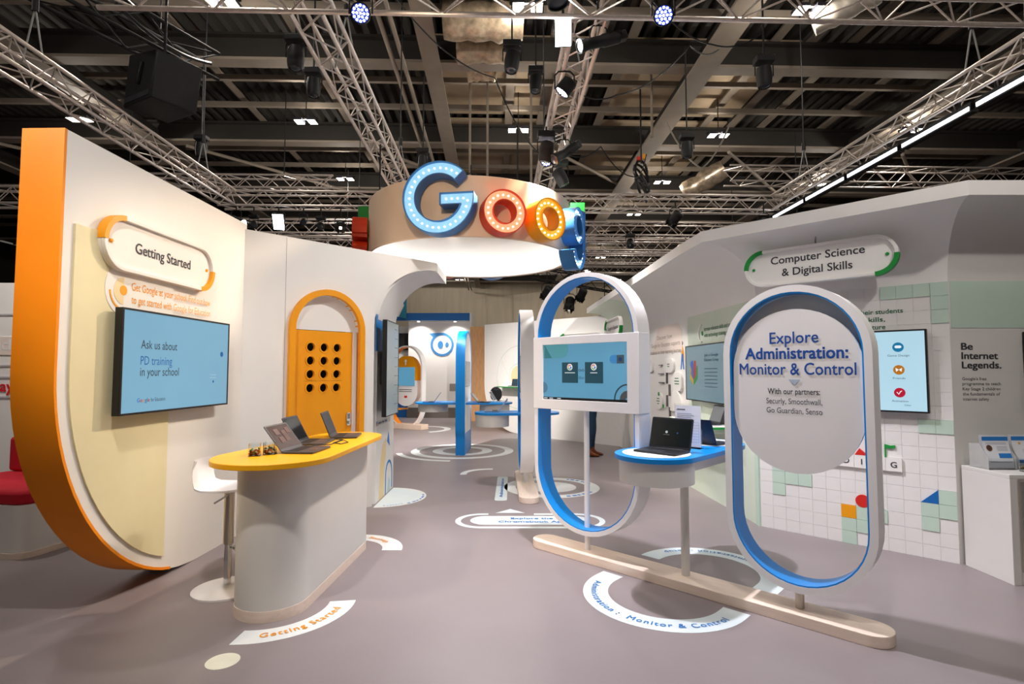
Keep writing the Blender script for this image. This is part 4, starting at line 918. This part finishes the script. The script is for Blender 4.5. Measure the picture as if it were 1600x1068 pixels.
o = struct(MB().box(-8, -3.62, 19.3, 19.4, 0, 3.2).build('wall_neighbour_rear', GREYW, smooth=False))
MB().box(-4.4, -3.66, 19.2, 19.3, 2.35, 2.95).build('dark_panel', BLACK, o); MB().box(-4.5, -3.66, 19.1, 19.3, 0, 1.15).build('blue_cabinet', DBLUE, o)
hb = thing('hanging_banner', 'white and teal six sided banner high above the far booth', 'banner', (-3.95, 18.1, 3.6))
MB().prism([(-.45, 0), (.16, -.18), (.34, .2), (.18, .72), (-.45, .66)], 0, .06).build('white_face', WHITE, hb); MB().prism([(.16, -.18), (.34, .2), (.18, .72), (.42, .8), (.42, -.25)], 0, .05).build('teal_edge', mat('teal print', '1E7E9C', .5), hb)
text('ers', -.05, .36, h=.1, m=INK, parent=hb, y=-.004); MB().tube([(.3, .02, .8), (.3, .02, 5)], .01, 6).build('hanging_wire', BLACKM, hb)
tag(MB().prism(rrect(-2.05, 1.05, .2, .26, .02), 18.8, 18.9).build('wall_box', mat('grey plastic', '9A9690', .5)), 'small grey box on the far white booth wall', 'box')
# ================================================================== person at the far shelf
def person():
    t = thing('person', 'person in jeans, tan jacket and brown ankle boots standing behind the kiosk screen', 'person', (1.50, 10.42, 0), 0)
    J = {'pel': (0, 0, .95, .13), 'sp': (0, 0, 1.12, .125), 'ch': (.01, 0, 1.32, .14), 'nk': (.02, 0, 1.47, .055), 'hd': (.045, 0, 1.60, .088), 'tp': (.04, 0, 1.69, .06)}
    for s, k in ((-1, 'r'), (1, 'l')):
        J.update({'hp'+k: (0, s*.085, .88, .12), 'kn'+k: (.02+.03*s, s*.095, .50, .08), 'cf'+k: (-.01+.04*s, s*.095, .32, .07), 'an'+k: (-.015+.05*s, s*.10, .10, .05),
                  'sh'+k: (0, s*.17, 1.40, .058), 'el'+k: (-.03, s*.235, 1.13, .043), 'wr'+k: (.13, s*.20, .97, .03), 'ha'+k: (.19, s*.185, .945, .03)})
    names = list(J); E = [('pel','sp'),('sp','ch'),('ch','nk'),('nk','hd'),('hd','tp')]
    for k in 'rl': E += [('pel','hp'+k),('hp'+k,'kn'+k),('kn'+k,'cf'+k),('cf'+k,'an'+k),('ch','sh'+k),('sh'+k,'el'+k),('el'+k,'wr'+k),('wr'+k,'ha'+k)]
    # fingers
    for s, k in ((-1, 'r'), (1, 'l')):
        for i in range(5):
            bx, by, bz = .215-(.03 if i == 4 else 0), s*(.185+(i-1.5)*.018 if i < 4 else .150), .935
            l = (.03, .036, .034, .026, .028)[i]
            J['f%s%d' % (k, i)] = (bx, by, bz, .0095); J['g%s%d' % (k, i)] = (bx+l*.7, by-s*.002, bz-l*.5, .0085); J['h%s%d' % (k, i)] = (bx+l, by-s*.004, bz-l*1.3, .0075)
            E += [('ha'+k, 'f%s%d' % (k, i)), ('f%s%d' % (k, i), 'g%s%d' % (k, i)), ('g%s%d' % (k, i), 'h%s%d' % (k, i))]
    names = list(J); me = bpy.data.meshes.new('body'); me.from_pydata([J[n][:3] for n in names], [(names.index(a), names.index(b)) for a, b in E], [])
    o = bpy.data.objects.new('body', me); COL.objects.link(o)
    sk = o.modifiers.new('skin', 'SKIN'); sk.use_smooth_shade = True; o.modifiers.new('sub', 'SUBSURF').levels = 2
    for i, n in enumerate(names): v = me.skin_vertices[0].data[i]; v.radius = (J[n][3], J[n][3]); v.use_root = (n == 'pel')
    bpy.context.view_layer.update()
    m2 = bpy.data.meshes.new_from_object(o.evaluated_get(bpy.context.evaluated_depsgraph_get())); bpy.data.objects.remove(o)
    for m in (mat('skin tone', 'C99A7E', .5), mat('blue jeans', '1F3A56', .8, noise=.12, scale=40), mat('tan jacket', 'C7AE9A', .8, noise=.05)): m2.materials.append(m)
    for p in m2.polygons:
        z = p.center.z; x = p.center.x; arm = abs(p.center.y) > .15 or x > .11
        p.material_index = 0 if z > 1.45 or (arm and x > .13 and z < 1.02) else (1 if z < .97 and not (arm and z > .9) else 2)
    obj('body', m2, t)
    MB().prismz([(.16*math.cos(a)*.95, .2*math.sin(a)) for a in [i*.3142 for i in range(20)]], .86, 1.0).build('jacket_hem', MATS['tan jacket'], t, bev=.02)
    b = MB(); b.M = Matrix.Translation((.03, 0, 1.63)) @ Matrix.Diagonal((1.05, .98, 1.1, 1)); b.ball((0, 0, 0), .105, 16); b.M = Matrix.Translation((-.05, 0, 1.55)); b.ball((0, 0, 0), .09, 12); b.build('hair', mat('brown hair', '3B2A20', .7, noise=.2, scale=30), t)
    for y in (-.03, .03): MB().ball((.133, y, 1.615), .010, 8).build('eye', BLACK, t)
    b = MB(); b.M = Matrix.Translation((.14, 0, 1.585)); b.lathe([(.014, -.02), (.012, 0), (.004, .03)], 8); b.build('nose', MATS['skin tone'], t)
    b = MB(); b.M = Matrix.Translation((.045, 0, 1.6)) @ Matrix.Diagonal((1, .85, 1.15, 1)); b.ball((.01, 0, 0), .094, 16); b.build('face', MATS['skin tone'], t)
    MB().box(.125, .137, -.02, .02, 1.548, 1.555).build('mouth', mat('lips', 'A8645A', .5), t)
    BT = mat('brown leather', '8A4B2A', .4, noise=.1)
    for s in (-1, 1):
        b = MB(); y = s*.10; x0 = -.015+.05*s; V = []; secs = [(-.055, .03, .085, .035), (-.02, .035, .16, .045), (.03, .025, .15, .045), (.08, .012, .085, .044), (.14, .006, .058, .042), (.19, .004, .04, .03), (.21, .004, .025, .012)]
        for dx, z0, z1, wd in secs: V += [(x0+dx, y+wd*math.cos(a), (z0+z1)/2+(z1-z0)/2*math.sin(a)) for a in [k*math.pi/6 for k in range(12)]]
        F = [(i*12+k, i*12+(k+1)%12, (i+1)*12+(k+1)%12, (i+1)*12+k) for i in range(len(secs)-1) for k in range(12)] + [tuple(range(12)), tuple(range(len(V)-12, len(V)))]
        b.add(V, F); bo = b.build('boot', BT, t, ang=70)
        MB().box(x0-.06, x0-.005, y-.03, y+.03, 0, .045).build('heel', BLACK, bo, bev=.004); MB().prismz([(x0-.02, y-.035), (x0+.12, y-.042), (x0+.19, y-.03), (x0+.21, y), (x0+.19, y+.03), (x0+.12, y+.042), (x0-.02, y+.035)], 0, .012).build('sole', BLACK, bo)
        MB().tube([(x0, y, .13), (x0+.002, y, .17)], .052, 12).build('boot_shaft', BT, bo)
person()

# ================================================================== truss rig
BR_ME = {}
def truss(label, p0, p1, s=.29, bay=.29, m=None, rc=.024, rb=.009, parts=True, name='lighting_truss', tri=False):
    m = m or ALU; p0 = Vector(p0); p1 = Vector(p1); d = p1-p0; L = d.length
    t = thing(name, label, 'truss'); R3 = d.to_track_quat('X', 'Z').to_matrix().to_4x4(); t.matrix_world = Matrix.Translation(p0) @ R3
    h = s/2; C = [(-h, -h), (h, -h), (h, h), (-h, h)]
    for y, z in C: MB().tube([(0, y, z), (L, y, z)], rc, 8).build('chord', m, t)
    n = max(1, int(L/bay)); bl = L/n
    key = (round(bl, 3), s, rb, m.name)
    joined = MB()
    for f in range(4):
        a, c = C[f], C[(f+1) % 4]
        for i in range(n):
            q0, q1 = (a, c) if i % 2 == f % 2 else (c, a)
            A = Vector((i*bl, *q0)); B = Vector(((i+1)*bl, *q1))
            if parts:
                if key not in BR_ME: BR_ME[key] = MB().tube([(0, 0, 0), ((B-A).length, 0, 0)], rb, 5, cap=False).mesh('brace', m)
                o = bpy.data.objects.new('brace', BR_ME[key]); COL.objects.link(o); o.parent = t
                o.matrix_local = Matrix.Translation(A) @ (B-A).to_track_quat('X', 'Z').to_matrix().to_4x4()
            else: joined.tube([A, B], rb, 4, cap=False)
    if not parts: lift(joined.build('lacing', m, t))
    if abs(d.z) < .01 and p0.z > 5.1:
        for u in (.2, .8): MB().tube([(L*u, 0, h), (L*u, 0, 8.1-p0.z)], .012, 5).build('hanging_wire', BLACKM, t)
    return t
def rp(x, y, z): return (hx(x, y), hy(x, y), z)
ZR = 5.03
truss('left aluminium truss running from the corner above the orange wall', rp(-5.3, 4.88, ZR), rp(-5.3, 10.75, ZR))
truss('steep aluminium truss left of the big hanging G', rp(-1.75, 4.88, ZR), rp(-1.75, 10.75, ZR))
truss('aluminium truss with the bright flood right of the hanging sign', rp(.88, 4.88, ZR), rp(.88, 10.75, ZR))
truss('right aluminium truss above the long white light strip', rp(5.75, 4.88, ZR), rp(5.75, 10.75, ZR))
truss('rear aluminium truss spanning behind the hanging sign', rp(-5.5, 10.9, ZR), rp(6.0, 10.9, ZR))
truss('front aluminium truss along the top edge of the picture', rp(-3.6, 4.68, ZR+.02), rp(9.5, 4.68, ZR+.02), .34, .34)
truss('added unseen aluminium truss above the camera', rp(-5.5, 1.75, ZR), rp(6, 1.75, ZR), parts=False)  # out of view, added to carry the fill lamps
truss('far aluminium truss crossing on the right', rp(5.9, 13.5, 6.6), rp(16, 13.5, 6.6), .4, .4)
for k, (x0, x1, y, z) in enumerate(((-7.5, 12, 14.2, 5.35), (-9, 12, 17.5, 5.7), (-9.5, 11, 21, 6.0), (-10, 11, 25, 6.3))):
    truss(('nearest', 'second', 'third', 'furthest')[k]+' of the dim trusses crossing the hall behind the rig', rp(x0, y, z), rp(x1, y, z), .34, .34, parts=False)
truss('second aluminium truss crossing high behind the left corner', rp(-9.5, 12.4, 5.9), rp(-3.7, 12.4, 5.9), .29, .29, parts=False)
truss('far left truss behind the orange edge', rp(-13, 9.8, 4.7), rp(-7.6, 9.8, 4.7), .3, .3, parts=False)
BT_ = mat('black truss', '161514', .8, 0, noise=.1)
truss('black truss overhead in the upper left corner', rp(-6.8, 5.4, 6.75), rp(-4.9, 9.2, 6.75), .45, .6, BT_, .03, .014)
truss('short black truss above the far booth', (.55, 15.6, 4.45), (2.85, 15.2, 4.0), .34, .34, BT_, .022, .010)
for x in (-5.3, -1.75, .88, 5.75):                     # hoist chains down to the truss
    for y in (6.2, 9.8):
        p = rp(x, y, 0); t = thing('hoist_chain', 'hoist chain and steel bridle holding the %s truss, %s' % ({-5.3: 'left', -1.75: 'steep left', .88: 'bright flood', 5.75: 'right'}[x], 'nearer pick' if y < 8 else 'rear pick'), 'chain', (p[0], p[1], ZR))
        MB().tube([(0, 0, .75), (0, 0, 3.6)], .012, 6).build('chain', BLACKM, t)
        for s in (-1, 1): MB().tube([(s*.12, 0, .1), (0, 0, .75)], .010, 6).build('sling', mat('grey sling', '8F8E8C', .6), t)
        MB().tube([(0, 0, .70), (0, 0, .84)], .035, 8).build('hook', BLACKM, t)

# ---- lamps
def lamp_light(t, kind, loc, aim, watts, colr, cone, soft, size=.06):
    ld = bpy.data.lights.new('lamp', 'SPOT'); ld.energy = watts*10; ld.color = colr; ld.spot_size = RAD(cone); ld.spot_blend = soft; ld.shadow_soft_size = size
    lo = bpy.data.objects.new('lamp', ld); COL.objects.link(lo); lo.matrix_basis = Matrix.Translation(loc) @ (Vector(aim)-Vector(loc)).to_track_quat('-Z', 'Y').to_matrix().to_4x4()
    return lo
LENS = mat('lit lens', 'FFF3E2', .3, noise=0, emit=9); LENSD = mat('dark lens', '2B3038', .1, noise=0); LED = mat('led points', 'F3EEFF', .3, noise=0, emit=16); LEDB = mat('blue led bed', '2C49C8', .3, noise=0, emit=.9)
def aim_q(loc, aim): return (Vector(aim)-Vector(loc)).to_track_quat('-Z', 'Y')
def fixture(kind, label, loc, aim, lit=True, size=1., hang=.35, light=None, name=None):
    """a stage lamp: yoke stays upright under the truss, head turns to its aim (-Z)"""
    loc = Vector(loc); t = thing(name or {'profile': 'profile_spotlight', 'moving': 'moving_head', 'par': 'led_par', 'flood': 'flood_light', 'fresnel': 'fresnel_spot'}[kind], label, 'spotlight', loc)
    q = aim_q(loc, aim).to_matrix().to_4x4(); S = size
    def hb(nm, b, m, **k): o = b.build(nm, m, t, **k); o.matrix_local = q; return o
    if kind == 'profile':
        hb('barrel', MB().lathe([(.05*S, .42*S), (.095*S, .36*S), (.10*S, .10*S), (.085*S, .05*S), (.085*S, -.22*S), (.10*S, -.26*S), (.10*S, -.33*S), (.085*S, -.33*S)], 20, cap='a'), BLACKM)
        hb('lens', MB().lathe([(.085*S, -.322*S), (.06*S, -.335*S), (.0*S+.002, -.342*S)], 20), LENS if lit else LENSD)
        hb('lens_rim', MB().lathe([(.088*S, -.345*S), (.105*S, -.345*S), (.105*S, -.31*S)], 20, cap=False), BLACKM)
        hb('lamp_cap', MB().box(-.07*S, .07*S, -.07*S, .07*S, .36*S, .5*S), BLACKM, bev=.01)
        w = .13*S
    elif kind == 'moving':
        hb('head', MB().lathe([(.06*S, .17*S), (.12*S, .14*S), (.135*S, 0), (.125*S, -.14*S), (.11*S, -.20*S), (.09*S, -.20*S)], 18, cap='a'), BLACKM)
        hb('lens', MB().lathe([(.09*S, -.19*S), (.05*S, -.21*S), (.002, -.215*S)], 18), LENS if lit else LENSD)
        MB().box(-.16*S, .16*S, -.11*S, .11*S, .22*S, .34*S).build('base_box', BLACKM, t, bev=.015)
        w = .16*S
    elif kind == 'par':
        hb('can', MB().lathe([(.06*S, .16*S), (.11*S, .13*S), (.12*S, -.04*S), (.12*S, -.07*S), (.105*S, -.07*S)], 20, cap='a'), BLACKM)
        hb('led_bed', MB().lathe([(.105*S, -.045*S), (.002, -.05*S)], 20), LEDB if lit else LENSD)
        if lit:
            for k in range(19):
                r, a = (0, 0) if k == 0 else (.042*S, k*1.047) if k < 7 else (.083*S, k*.5236)
                hb('led', MB().lathe([(.014*S, -.05*S), (.014*S, -.058*S)], 8, r*math.cos(a), r*math.sin(a)), LED)
        w = .14*S
    elif kind == 'flood':
        hb('housing', MB().box(-.13*S, .13*S, -.20*S, .20*S, 0, .09*S), BLACKM, bev=.01)
        hb('lit_panel', MB().box(-.118*S, .118*S, -.185*S, .185*S, -.006*S, .002), mat('lit flood panel', 'F4FAFF', .4, noise=0, emit=14) if lit else LENSD)
        w = .15*S
    else:   # fresnel with barn doors
        hb('housing', MB().lathe([(.10*S, .18*S), (.13*S, .14*S), (.13*S, -.10*S), (.115*S, -.10*S)], 16, cap='a'), BLACKM)
        hb('lens', MB().lathe([(.115*S, -.09*S), (.06*S, -.115*S), (.002, -.12*S)], 16), LENS if lit else LENSD)
        for k in range(4):
            a = k*math.pi/2; b = MB(); b.M = Matrix.Rotation(a, 4, 'Z') @ Matrix.Translation((.125*S, 0, -.10*S)) @ Matrix.Rotation(RAD(35), 4, 'Y'); b.add([(0, -.10*S, 0), (0, .10*S, 0), (.004, .15*S, -.17*S), (.004, -.15*S, -.17*S), (.004, -.10*S, 0), (.004, .10*S, 0), (.008, .15*S, -.17*S), (.008, -.15*S, -.17*S)], [(0,1,2,3),(7,6,5,4),(0,4,5,1),(1,5,6,2),(2,6,7,3),(3,7,4,0)])
            hb('barn_door', b, BLACKM, smooth=False)
        w = .15*S
    MB().tube([(-w, 0, 0), (-w, 0, .2*S), (-w*.6, 0, .26*S), (w*.6, 0, .26*S), (w, 0, .2*S), (w, 0, 0)], .011*S, 6).build('yoke', BLACKM, t)
    MB().tube([(0, 0, .26*S), (0, 0, hang)], .014, 6).build('clamp', BLACKM, t)
    if light:
        lp = light; dirv = (Vector(lp[1])-loc).normalized()
        lo = lamp_light(t, kind, loc+dirv*(.36*S if kind == 'profile' else .24*S), lp[1], lp[2], lp[3], lp[4], lp[5]); 
        M = lo.matrix_basis.copy(); lo.parent = t; lo.matrix_parent_inverse = Matrix.Translation(loc).inverted(); lo.matrix_basis = M
    return t
LBL = {'key_wall_left': ('profile', 'black spotlight under the flood truss aimed at the left wall'), 'counter_fill': ('profile', 'added fill spotlight above the view aimed at the counter'), 'kiosk_fill': ('profile', 'added fill spotlight above the view aimed at the kiosk frames'),
       'right_fill': ('fresnel', 'added fill barn door lamp near the camera aimed at the tiled wall'), 'kiosk_over': ('par', 'LED par above the blue kiosk table'), 'orange_edge': ('fresnel', 'barn door lamp near the camera aimed at the orange edge'),
       'door': ('par', 'glowing LED par on the truss just below the bright flood'), 'aisle': ('moving', 'black moving head slung under the truss right of the hanging sign'), 'aisle_deep': ('moving', 'black moving head low on the steep left truss'),
       'wall_right': ('moving', 'black moving head on the flood truss aimed at the long right wall'), 'drum': ('fresnel', 'added fill barn door lamp on the near truss facing the hanging sign'), 'drum_inner_fill': ('flood', 'added panel flood hung unseen above the round hanging drum'), 'red_booth_fill': ('fresnel', 'added fill barn door lamp by the left truss aimed at the red booth'), 'hall_fill_left': ('flood', 'left flood added to brighten the far beige hall wall'), 'hall_fill_right': ('flood', 'right flood added to brighten the far beige hall wall'), 'back': ('fresnel', 'black barn door lamp on the rear truss right of the sign')}
for k, v in AIMED.items():
    fixture(LBL[k][0], LBL[k][1], v[0], v[1], light=v, hang=.33, lit=k in ('door', 'drum_inner_fill'), size=.75)
# bright flood facing the camera
p = Vector((.48, 4.95, 4.78)); fixture('flood', 'dazzling white panel flood under the front truss', p, (.15, 1.2, 2.2), size=.62, hang=.3)
ld = bpy.data.lights.new('flood', 'AREA'); ld.shape = 'RECTANGLE'; ld.size = .15; ld.size_y = .23; ld.energy = FLOOD_W; ld.color = (1, .98, .95); lo = bpy.data.objects.new('lamp', ld); COL.objects.link(lo)
dv = (Vector((.15, 1.2, 2.2))-p).normalized(); lo.matrix_basis = Matrix.Translation(p+dv*.02) @ dv.to_track_quat('-Z', 'Y').to_matrix().to_4x4()
fl = [o for o in COL.objects if o.get('label') == 'dazzling white panel flood under the front truss'][0]; lo.parent = fl; lo.matrix_parent_inverse = Matrix.Translation(p).inverted()
EXTRA = [
 ('fresnel', 'lit round lamp at the right end of the rear truss', (5.02, 10.7, 4.55), (1, 3, 1.6), 1, .9),
 ('par', 'glowing LED par on the front truss above the left', (-1.33, 4.62, 4.74), (-.6, 1.0, 2.6), 1, .85),
 ('par', 'glowing LED par on the front truss right of the bright flood', (1.33, 4.62, 4.72), (.6, 1.0, 2.6), 1, .85),
 ('profile', 'large lit profile spot beside the bright flood pointing left', (.82, 5.0, 4.72), (-2.6, 4.0, 3.3), 1, .72),
 ('par', 'LED par with lit diodes low on the flood truss', (.5, 7.75, 4.66), (.1, 3, 2.4), 1, .85),
 ('moving', 'black lamp hanging in front of the roof lining, upper middle', (0.0, 7.5, 6.0), (-.4, 7, 2), 0, 1.3),
 ('moving', 'second black lamp hanging just right of the upper middle', (.36, 8.0, 5.95), (.2, 7.6, 2), 0, 1.15),
 ('moving', 'black moving head at the top left of the front truss', (-2.15, 5.25, 4.72), (-2.2, 5, 1), 0, 1.0),
 ('moving', 'black moving head hanging left of the steep truss', (-3.0, 8.0, 5.9), (-3, 7.9, 1), 0, 1.25),
 ('moving', 'tall black moving head hanging at the upper right', (3.72, 7.8, 5.95), (3.7, 7.7, 1), 0, 1.35),
 ('moving', 'black moving head hanging over the right-hand aisle', (3.35, 10.2, 5.85), (3.3, 10, 1), 0, 1.35),
 ('moving', 'black moving head between the steep truss and the G', (-1.85, 11.1, 5.95), (-1.8, 11, 1), 0, 1.3),
 ('moving', 'black moving head hanging above the left corner of the rig', (-5.95, 10.2, 5.85), (-5.9, 10, 1), 0, 1.2),
 ('profile', 'lit spotlight at the left corner of the rig', (-5.45, 10.6, 4.58), (3, 6, 1), 1, .9),
 ('flood', 'wide lit panel under the left part of the rear truss', (-4.7, 10.8, 4.6), (-3.6, 5, .5), 1, 1.0),
 ('moving', 'round black lamp beside the wide lit panel on the rear truss', (-5.2, 10.8, 4.55), (-3, 6, 2), 0, .9),
 ('moving', 'black lamp right of the wide lit panel on the rear truss', (-4.2, 10.8, 4.6), (-3, 6, 2), 0, .8),
 ('par', 'LED par on the rear truss close to the red letter', (-3.0, 10.8, 4.62), (-2, 6, 2), 1, .8),
 ('fresnel', 'lit round lamp on the rear truss left of the red letter', (-3.45, 10.8, 4.5), (-1.2, 4, 1.8), 1, .9),
 ('moving', 'dark lamp on the rear truss next to the lit round one', (-3.85, 10.8, 4.52), (-2, 6, 2), 0, .9),
 ('moving', 'black lamp hanging from the far truss right of the sign', (3.1, 14.1, 4.95), (2.5, 10, 1), 0, 1.2),
 ('fresnel', 'barn door lamp at the left end of the short black truss', (1.0, 15.4, 3.85), (-.5, 17, 1), 0, 1.4),
 ('fresnel', 'silver lit barn door lamp under the short black truss', (1.62, 15.2, 3.5), (1, 13, .5), 1, 1.5),
 ('fresnel', 'upper barn door lamp in the middle of the short black truss', (1.95, 15.1, 3.75), (1, 16.5, 1.5), 0, 1.3),
 ('fresnel', 'right-hand barn door lamp under the short black truss', (2.55, 14.9, 3.35), (2.4, 13.5, .5), 1, 1.5),
]
for k, lab, loc, aim, lit, s in EXTRA: fixture(k, lab, loc, aim, lit=bool(lit), size=s*(.62 if k == 'moving' else .85 if loc[1] < 12 else .7), hang=.95 if loc[1] > 14.5 else .4 if loc[2] < 5.2 else 7.88-loc[2])
# white led strip bars under the right truss
for k in range(5):
    y0 = 5.0+k*1.18; t = thing('led_strip_bar', ('nearest', 'second', 'middle', 'fourth', 'furthest')[k]+' bar of the long white light strip under the right truss', 'light strip', rp(5.72, y0, 4.70), 1.7)
    MB().box(-.05, .05, 0, 1.12, 0, .12).build('housing', BLACKM, t)
    MB().box(-.056, -.05, .02, 1.10, .02, .07).build('lens_strip', mat('strip light', 'F1F4FF', .3, noise=0, emit=5), t)
    for s in (.2, .9): MB().tube([(0, s, .12), (0, s, .22)], .012, 6).build('clamp', BLACKM, t)
# loudspeaker
t = thing('loudspeaker', 'big black loudspeaker box hung above the left wall', 'loudspeaker', (-5.0, 7.6, 5.72), -35)
o = MB().prism([(-.55, -.32), (.35, -.42), (.5, .2), (-.4, .42)], -.3, .3).build('cabinet', BLACKM, t, bev=.02); MB().prism([(-.1, -.1), (.0, -.14), (.12, .14), (.04, .18)], -.34, -.3).build('bracket', BLACK, t, bev=.01)
MB().prism([(-.5, -.28), (.3, -.37), (.33, -.3), (-.5, -.2)], -.31, -.3).build('grille', GREYP, t); MB().tube([(0, 0, .3), (0, 0, 2.4)], .02, 6).build('hanging_bar', BLACKM, t)
# ceiling flood pairs
FP = [(322, 17), (458, 193), (825, 31), (810, 207), (1142, 217), (1286, 35), (1458, 207), (1045, 297), (994, 350), (97, 188), (533, 290), (938, 413), (1298, 300)]
PL = ['added fill over the red booth', 'added fill left above the camera', 'added fill right above the camera', 'added fill over the far right', 'added fill left behind the camera', 'added fill straight behind the camera', 'added fill right behind the camera', 'added fill near the back wall, left', 'added fill near the back wall, middle', 'added fill last at the back wall, left', 'added fill last at the back wall, right', 'top left', 'left of the steep truss', 'top middle', 'above the hanging sign', 'right of the sign', 'top right', 'far right', 'over the rear truss', 'behind the rear truss', 'over the orange edge', 'behind the left rear truss', 'furthest at the back', 'over the right wall']
c_, s_ = math.cos(math.atan(46/850.)), math.sin(math.atan(46/850.))
FPOS = [(-10, 4.4), (-3.3, 4.2), (3.3, 4.2), (10, 4.4), (-6.5, -.5), (0, -.5), (6.5, -.5), (-5, 30), (2, 34), (-3.5, 36), (7, 36), (-4.82, 8.74), (-5.05, 13.02), (.26, 8.82), (.16, 13.5), (5.35, 13.8), (5.05, 8.9), (10.15, 13.5), (4.86, 17.3), (4.75, 20.9), (-10.5, 12.9), (-5.3, 17.0), (4.75, 28.9), (10.0, 17.5)]  # pairs overhead, behind the camera and by the back wall are added for fill
for (x, y), nm in zip(FPOS, PL):
    t = thing('hall_flood_pair', 'pair of white ceiling floods, '+nm, 'ceiling light', (x, y, 7.7))
    MB().box(-.30, .30, -.03, .03, .06, .10).build('bar', BEAMD, t)
    for s in (-1, 1): MB().box(s*.16-.1, s*.16+.1, -.13, .13, 0, .06).build('lamp_housing', GREYP, t); MB().box(s*.16-.088, s*.16+.088, -.115, .115, -.006, 0).build('lit_glass', mat('ceiling lamp glass', 'FFF1D8', .4, noise=0, emit=10), t)
    MB().tube([(0, 0, .1), (0, 0, 1.0)], .012, 6).build('hanger', BEAMD, t)
    ld = bpy.data.lights.new('flood', 'POINT'); ld.shadow_soft_size = .08; ld.energy = HALL_W*10; ld.color = (1, .93, .84)
    lo = bpy.data.objects.new('lamp', ld); COL.objects.link(lo); lo.parent = t; lo.location = (0, 0, -.15)
# foil ducts and cable loops in the roof
FOIL = mat('crumpled foil lagging', 'B8A48A', .35, .6, noise=.35, scale=9, bump=.8)
def crumple(pts, r, nm, lab, m=FOIL):
    b = MB(); n = 20; P = [Vector(p) for p in pts]; Q = []
    for i in range(len(P)-1):
        for k in range(10): Q.append(P[i].lerp(P[i+1], k/10))
    Q.append(P[-1]); b.tube(Q, [r*(1+random.uniform(-.12, .12)) for _ in Q], 14); return tag(b.build(nm, m, ang=70), lab, 'duct')
crumple([(-1.25, 9.6, 8.0), (.2, 9.65, 8.0)], .34, 'air_duct', 'crumpled foil duct at the top left of the roof lining'); crumple([(-1.1, 10.6, 8.05), (-.05, 10.6, 8.05)], .26, 'air_duct', 'tan lagged duct below the crumpled foil one')
crumple([(-1.0, 12.0, 8.4), (-.35, 12.0, 8.4)], .22, 'air_duct', 'short foil duct tucked against the roof lining')
crumple([(6.0, 8.6, 7.85), (5.2, 9.1, 7.6)], .22, 'air_duct', 'white spiral duct end at the upper right', mat('white duct', 'CFC6B8', .5, .3, noise=.15, scale=12, bump=.3))
crumple([(5.5, 17.2, 7.3), (6.6, 16.6, 7.9)], .3, 'air_duct', 'silver flexible duct behind the rear truss', mat('silver duct', 'C9B7A0', .3, .7, noise=.3, scale=10, bump=.6))
def cable(pts, lab, r=.012, m=None):
    P = [Vector(p) for p in pts]; Q = []
    for i in range(len(P)-1):
        for k in range(12):
            q = P[i].lerp(P[i+1], k/12); u = k/12; q.z -= .35*4*u*(1-u)*min(1, (P[i+1]-P[i]).length/3); Q.append(q)
    Q.append(P[-1]); return tag(MB().tube(Q, r, 5).build('power_cable', m or BLACK), lab, 'cable')
cable([(-1.9, 8.6, 7.7), (-.3, 9.2, 6.7), (.5, 9.8, 5.6), (.9, 10.2, 5.2)], 'long black cable sagging across the roof lining to the truss')
cable([(1.0, 9.0, 6.4), (1.9, 9.6, 6.6), (2.9, 8.6, 6.9), (3.6, 9.2, 7.2)], 'black cable loop running right from the flood truss')
cable([(1.0, 9.6, 5.5), (1.7, 10.2, 5.9), (2.5, 11.0, 5.6), (3.1, 12.3, 6.6)], 'black cable loop above the right of the sign')
cable([(3.6, 12.4, 7.4), (4.4, 12.4, 6.3), (5.1, 12.4, 7.4)], 'white and black cable hanging in a V', .02, mat('pale cable', '8E867C', .5))
cable([(2.0, 7.4, 6.8), (2.9, 7.6, 6.3), (3.7, 7.8, 6.6)], 'black cable feeding the tall moving head')
cable([(-6.4, 5.6, 6.7), (-5.6, 7.4, 6.8), (-4.9, 8.6, 6.6)], 'black cables bundled on the black truss', .03)
t = thing('cable_bundle', 'thick bundle of coiled black cables hanging over the aisle', 'cable', (3.05, 12.6, 6.3))
for k in range(5): MB().tube([(.14*math.cos(a+k)*(1+.2*k/5), .12*math.sin(a), .32*math.sin(a*1.0+k*.4)-.1*k) for a in [i*.5236 for i in range(12)]], .03, 6, closed=True).build('coil', BLACK, t)
MB().tube([(0, 0, .2), (0, 0, 2)], .02, 6).build('drop_line', BLACK, t); MB().box(-.1, -.02, -.03, .03, .28, .36).build('red_plug', RED, t); MB().box(.04, .1, -.03, .03, .3, .42).build('yellow_plug', YEL, t)

# ================================================================== groups of alike things
GROUPS = {'laptop': 'laptops on the booth tables', 'tablet_laptop': 'tablets on the booth tables', 'bulb_letter': 'bulb letters round the hanging sign', 'lighting_truss': 'trusses of the lighting rig', 'moving_head': 'black moving heads over the booth',
          'profile_spotlight': 'profile spotlights on the rig', 'led_par': 'LED pars on the rig', 'flood_light': 'panel floods', 'fresnel_spot': 'barn door lamps', 'hoist_chain': 'hoist chains of the rig', 'hall_flood_pair': 'ceiling flood pairs of the hall',
          'led_strip_bar': 'bars of the long light strip', 'air_duct': 'ducts in the roof', 'power_cable': 'cables in the roof', 'floor_sticker': 'floor stickers', 'pill_sign': 'pill shaped wall signs', 'wall_screen': 'wall screens', 'candy_box': 'clear boxes of sweets',
          'leaflet_holder': 'leaflet holders on the right counter', 'wall_shelf': 'green edged wall shelves', 'kiosk_stand': 'pill frame kiosks', 'fascia_downlight': 'downlights of the far booth'}
for o in list(COL.objects):
    if o.parent is None and o.get('category') and o.name.split('.')[0] in GROUPS: o['group'] = GROUPS[o.name.split('.')[0]]
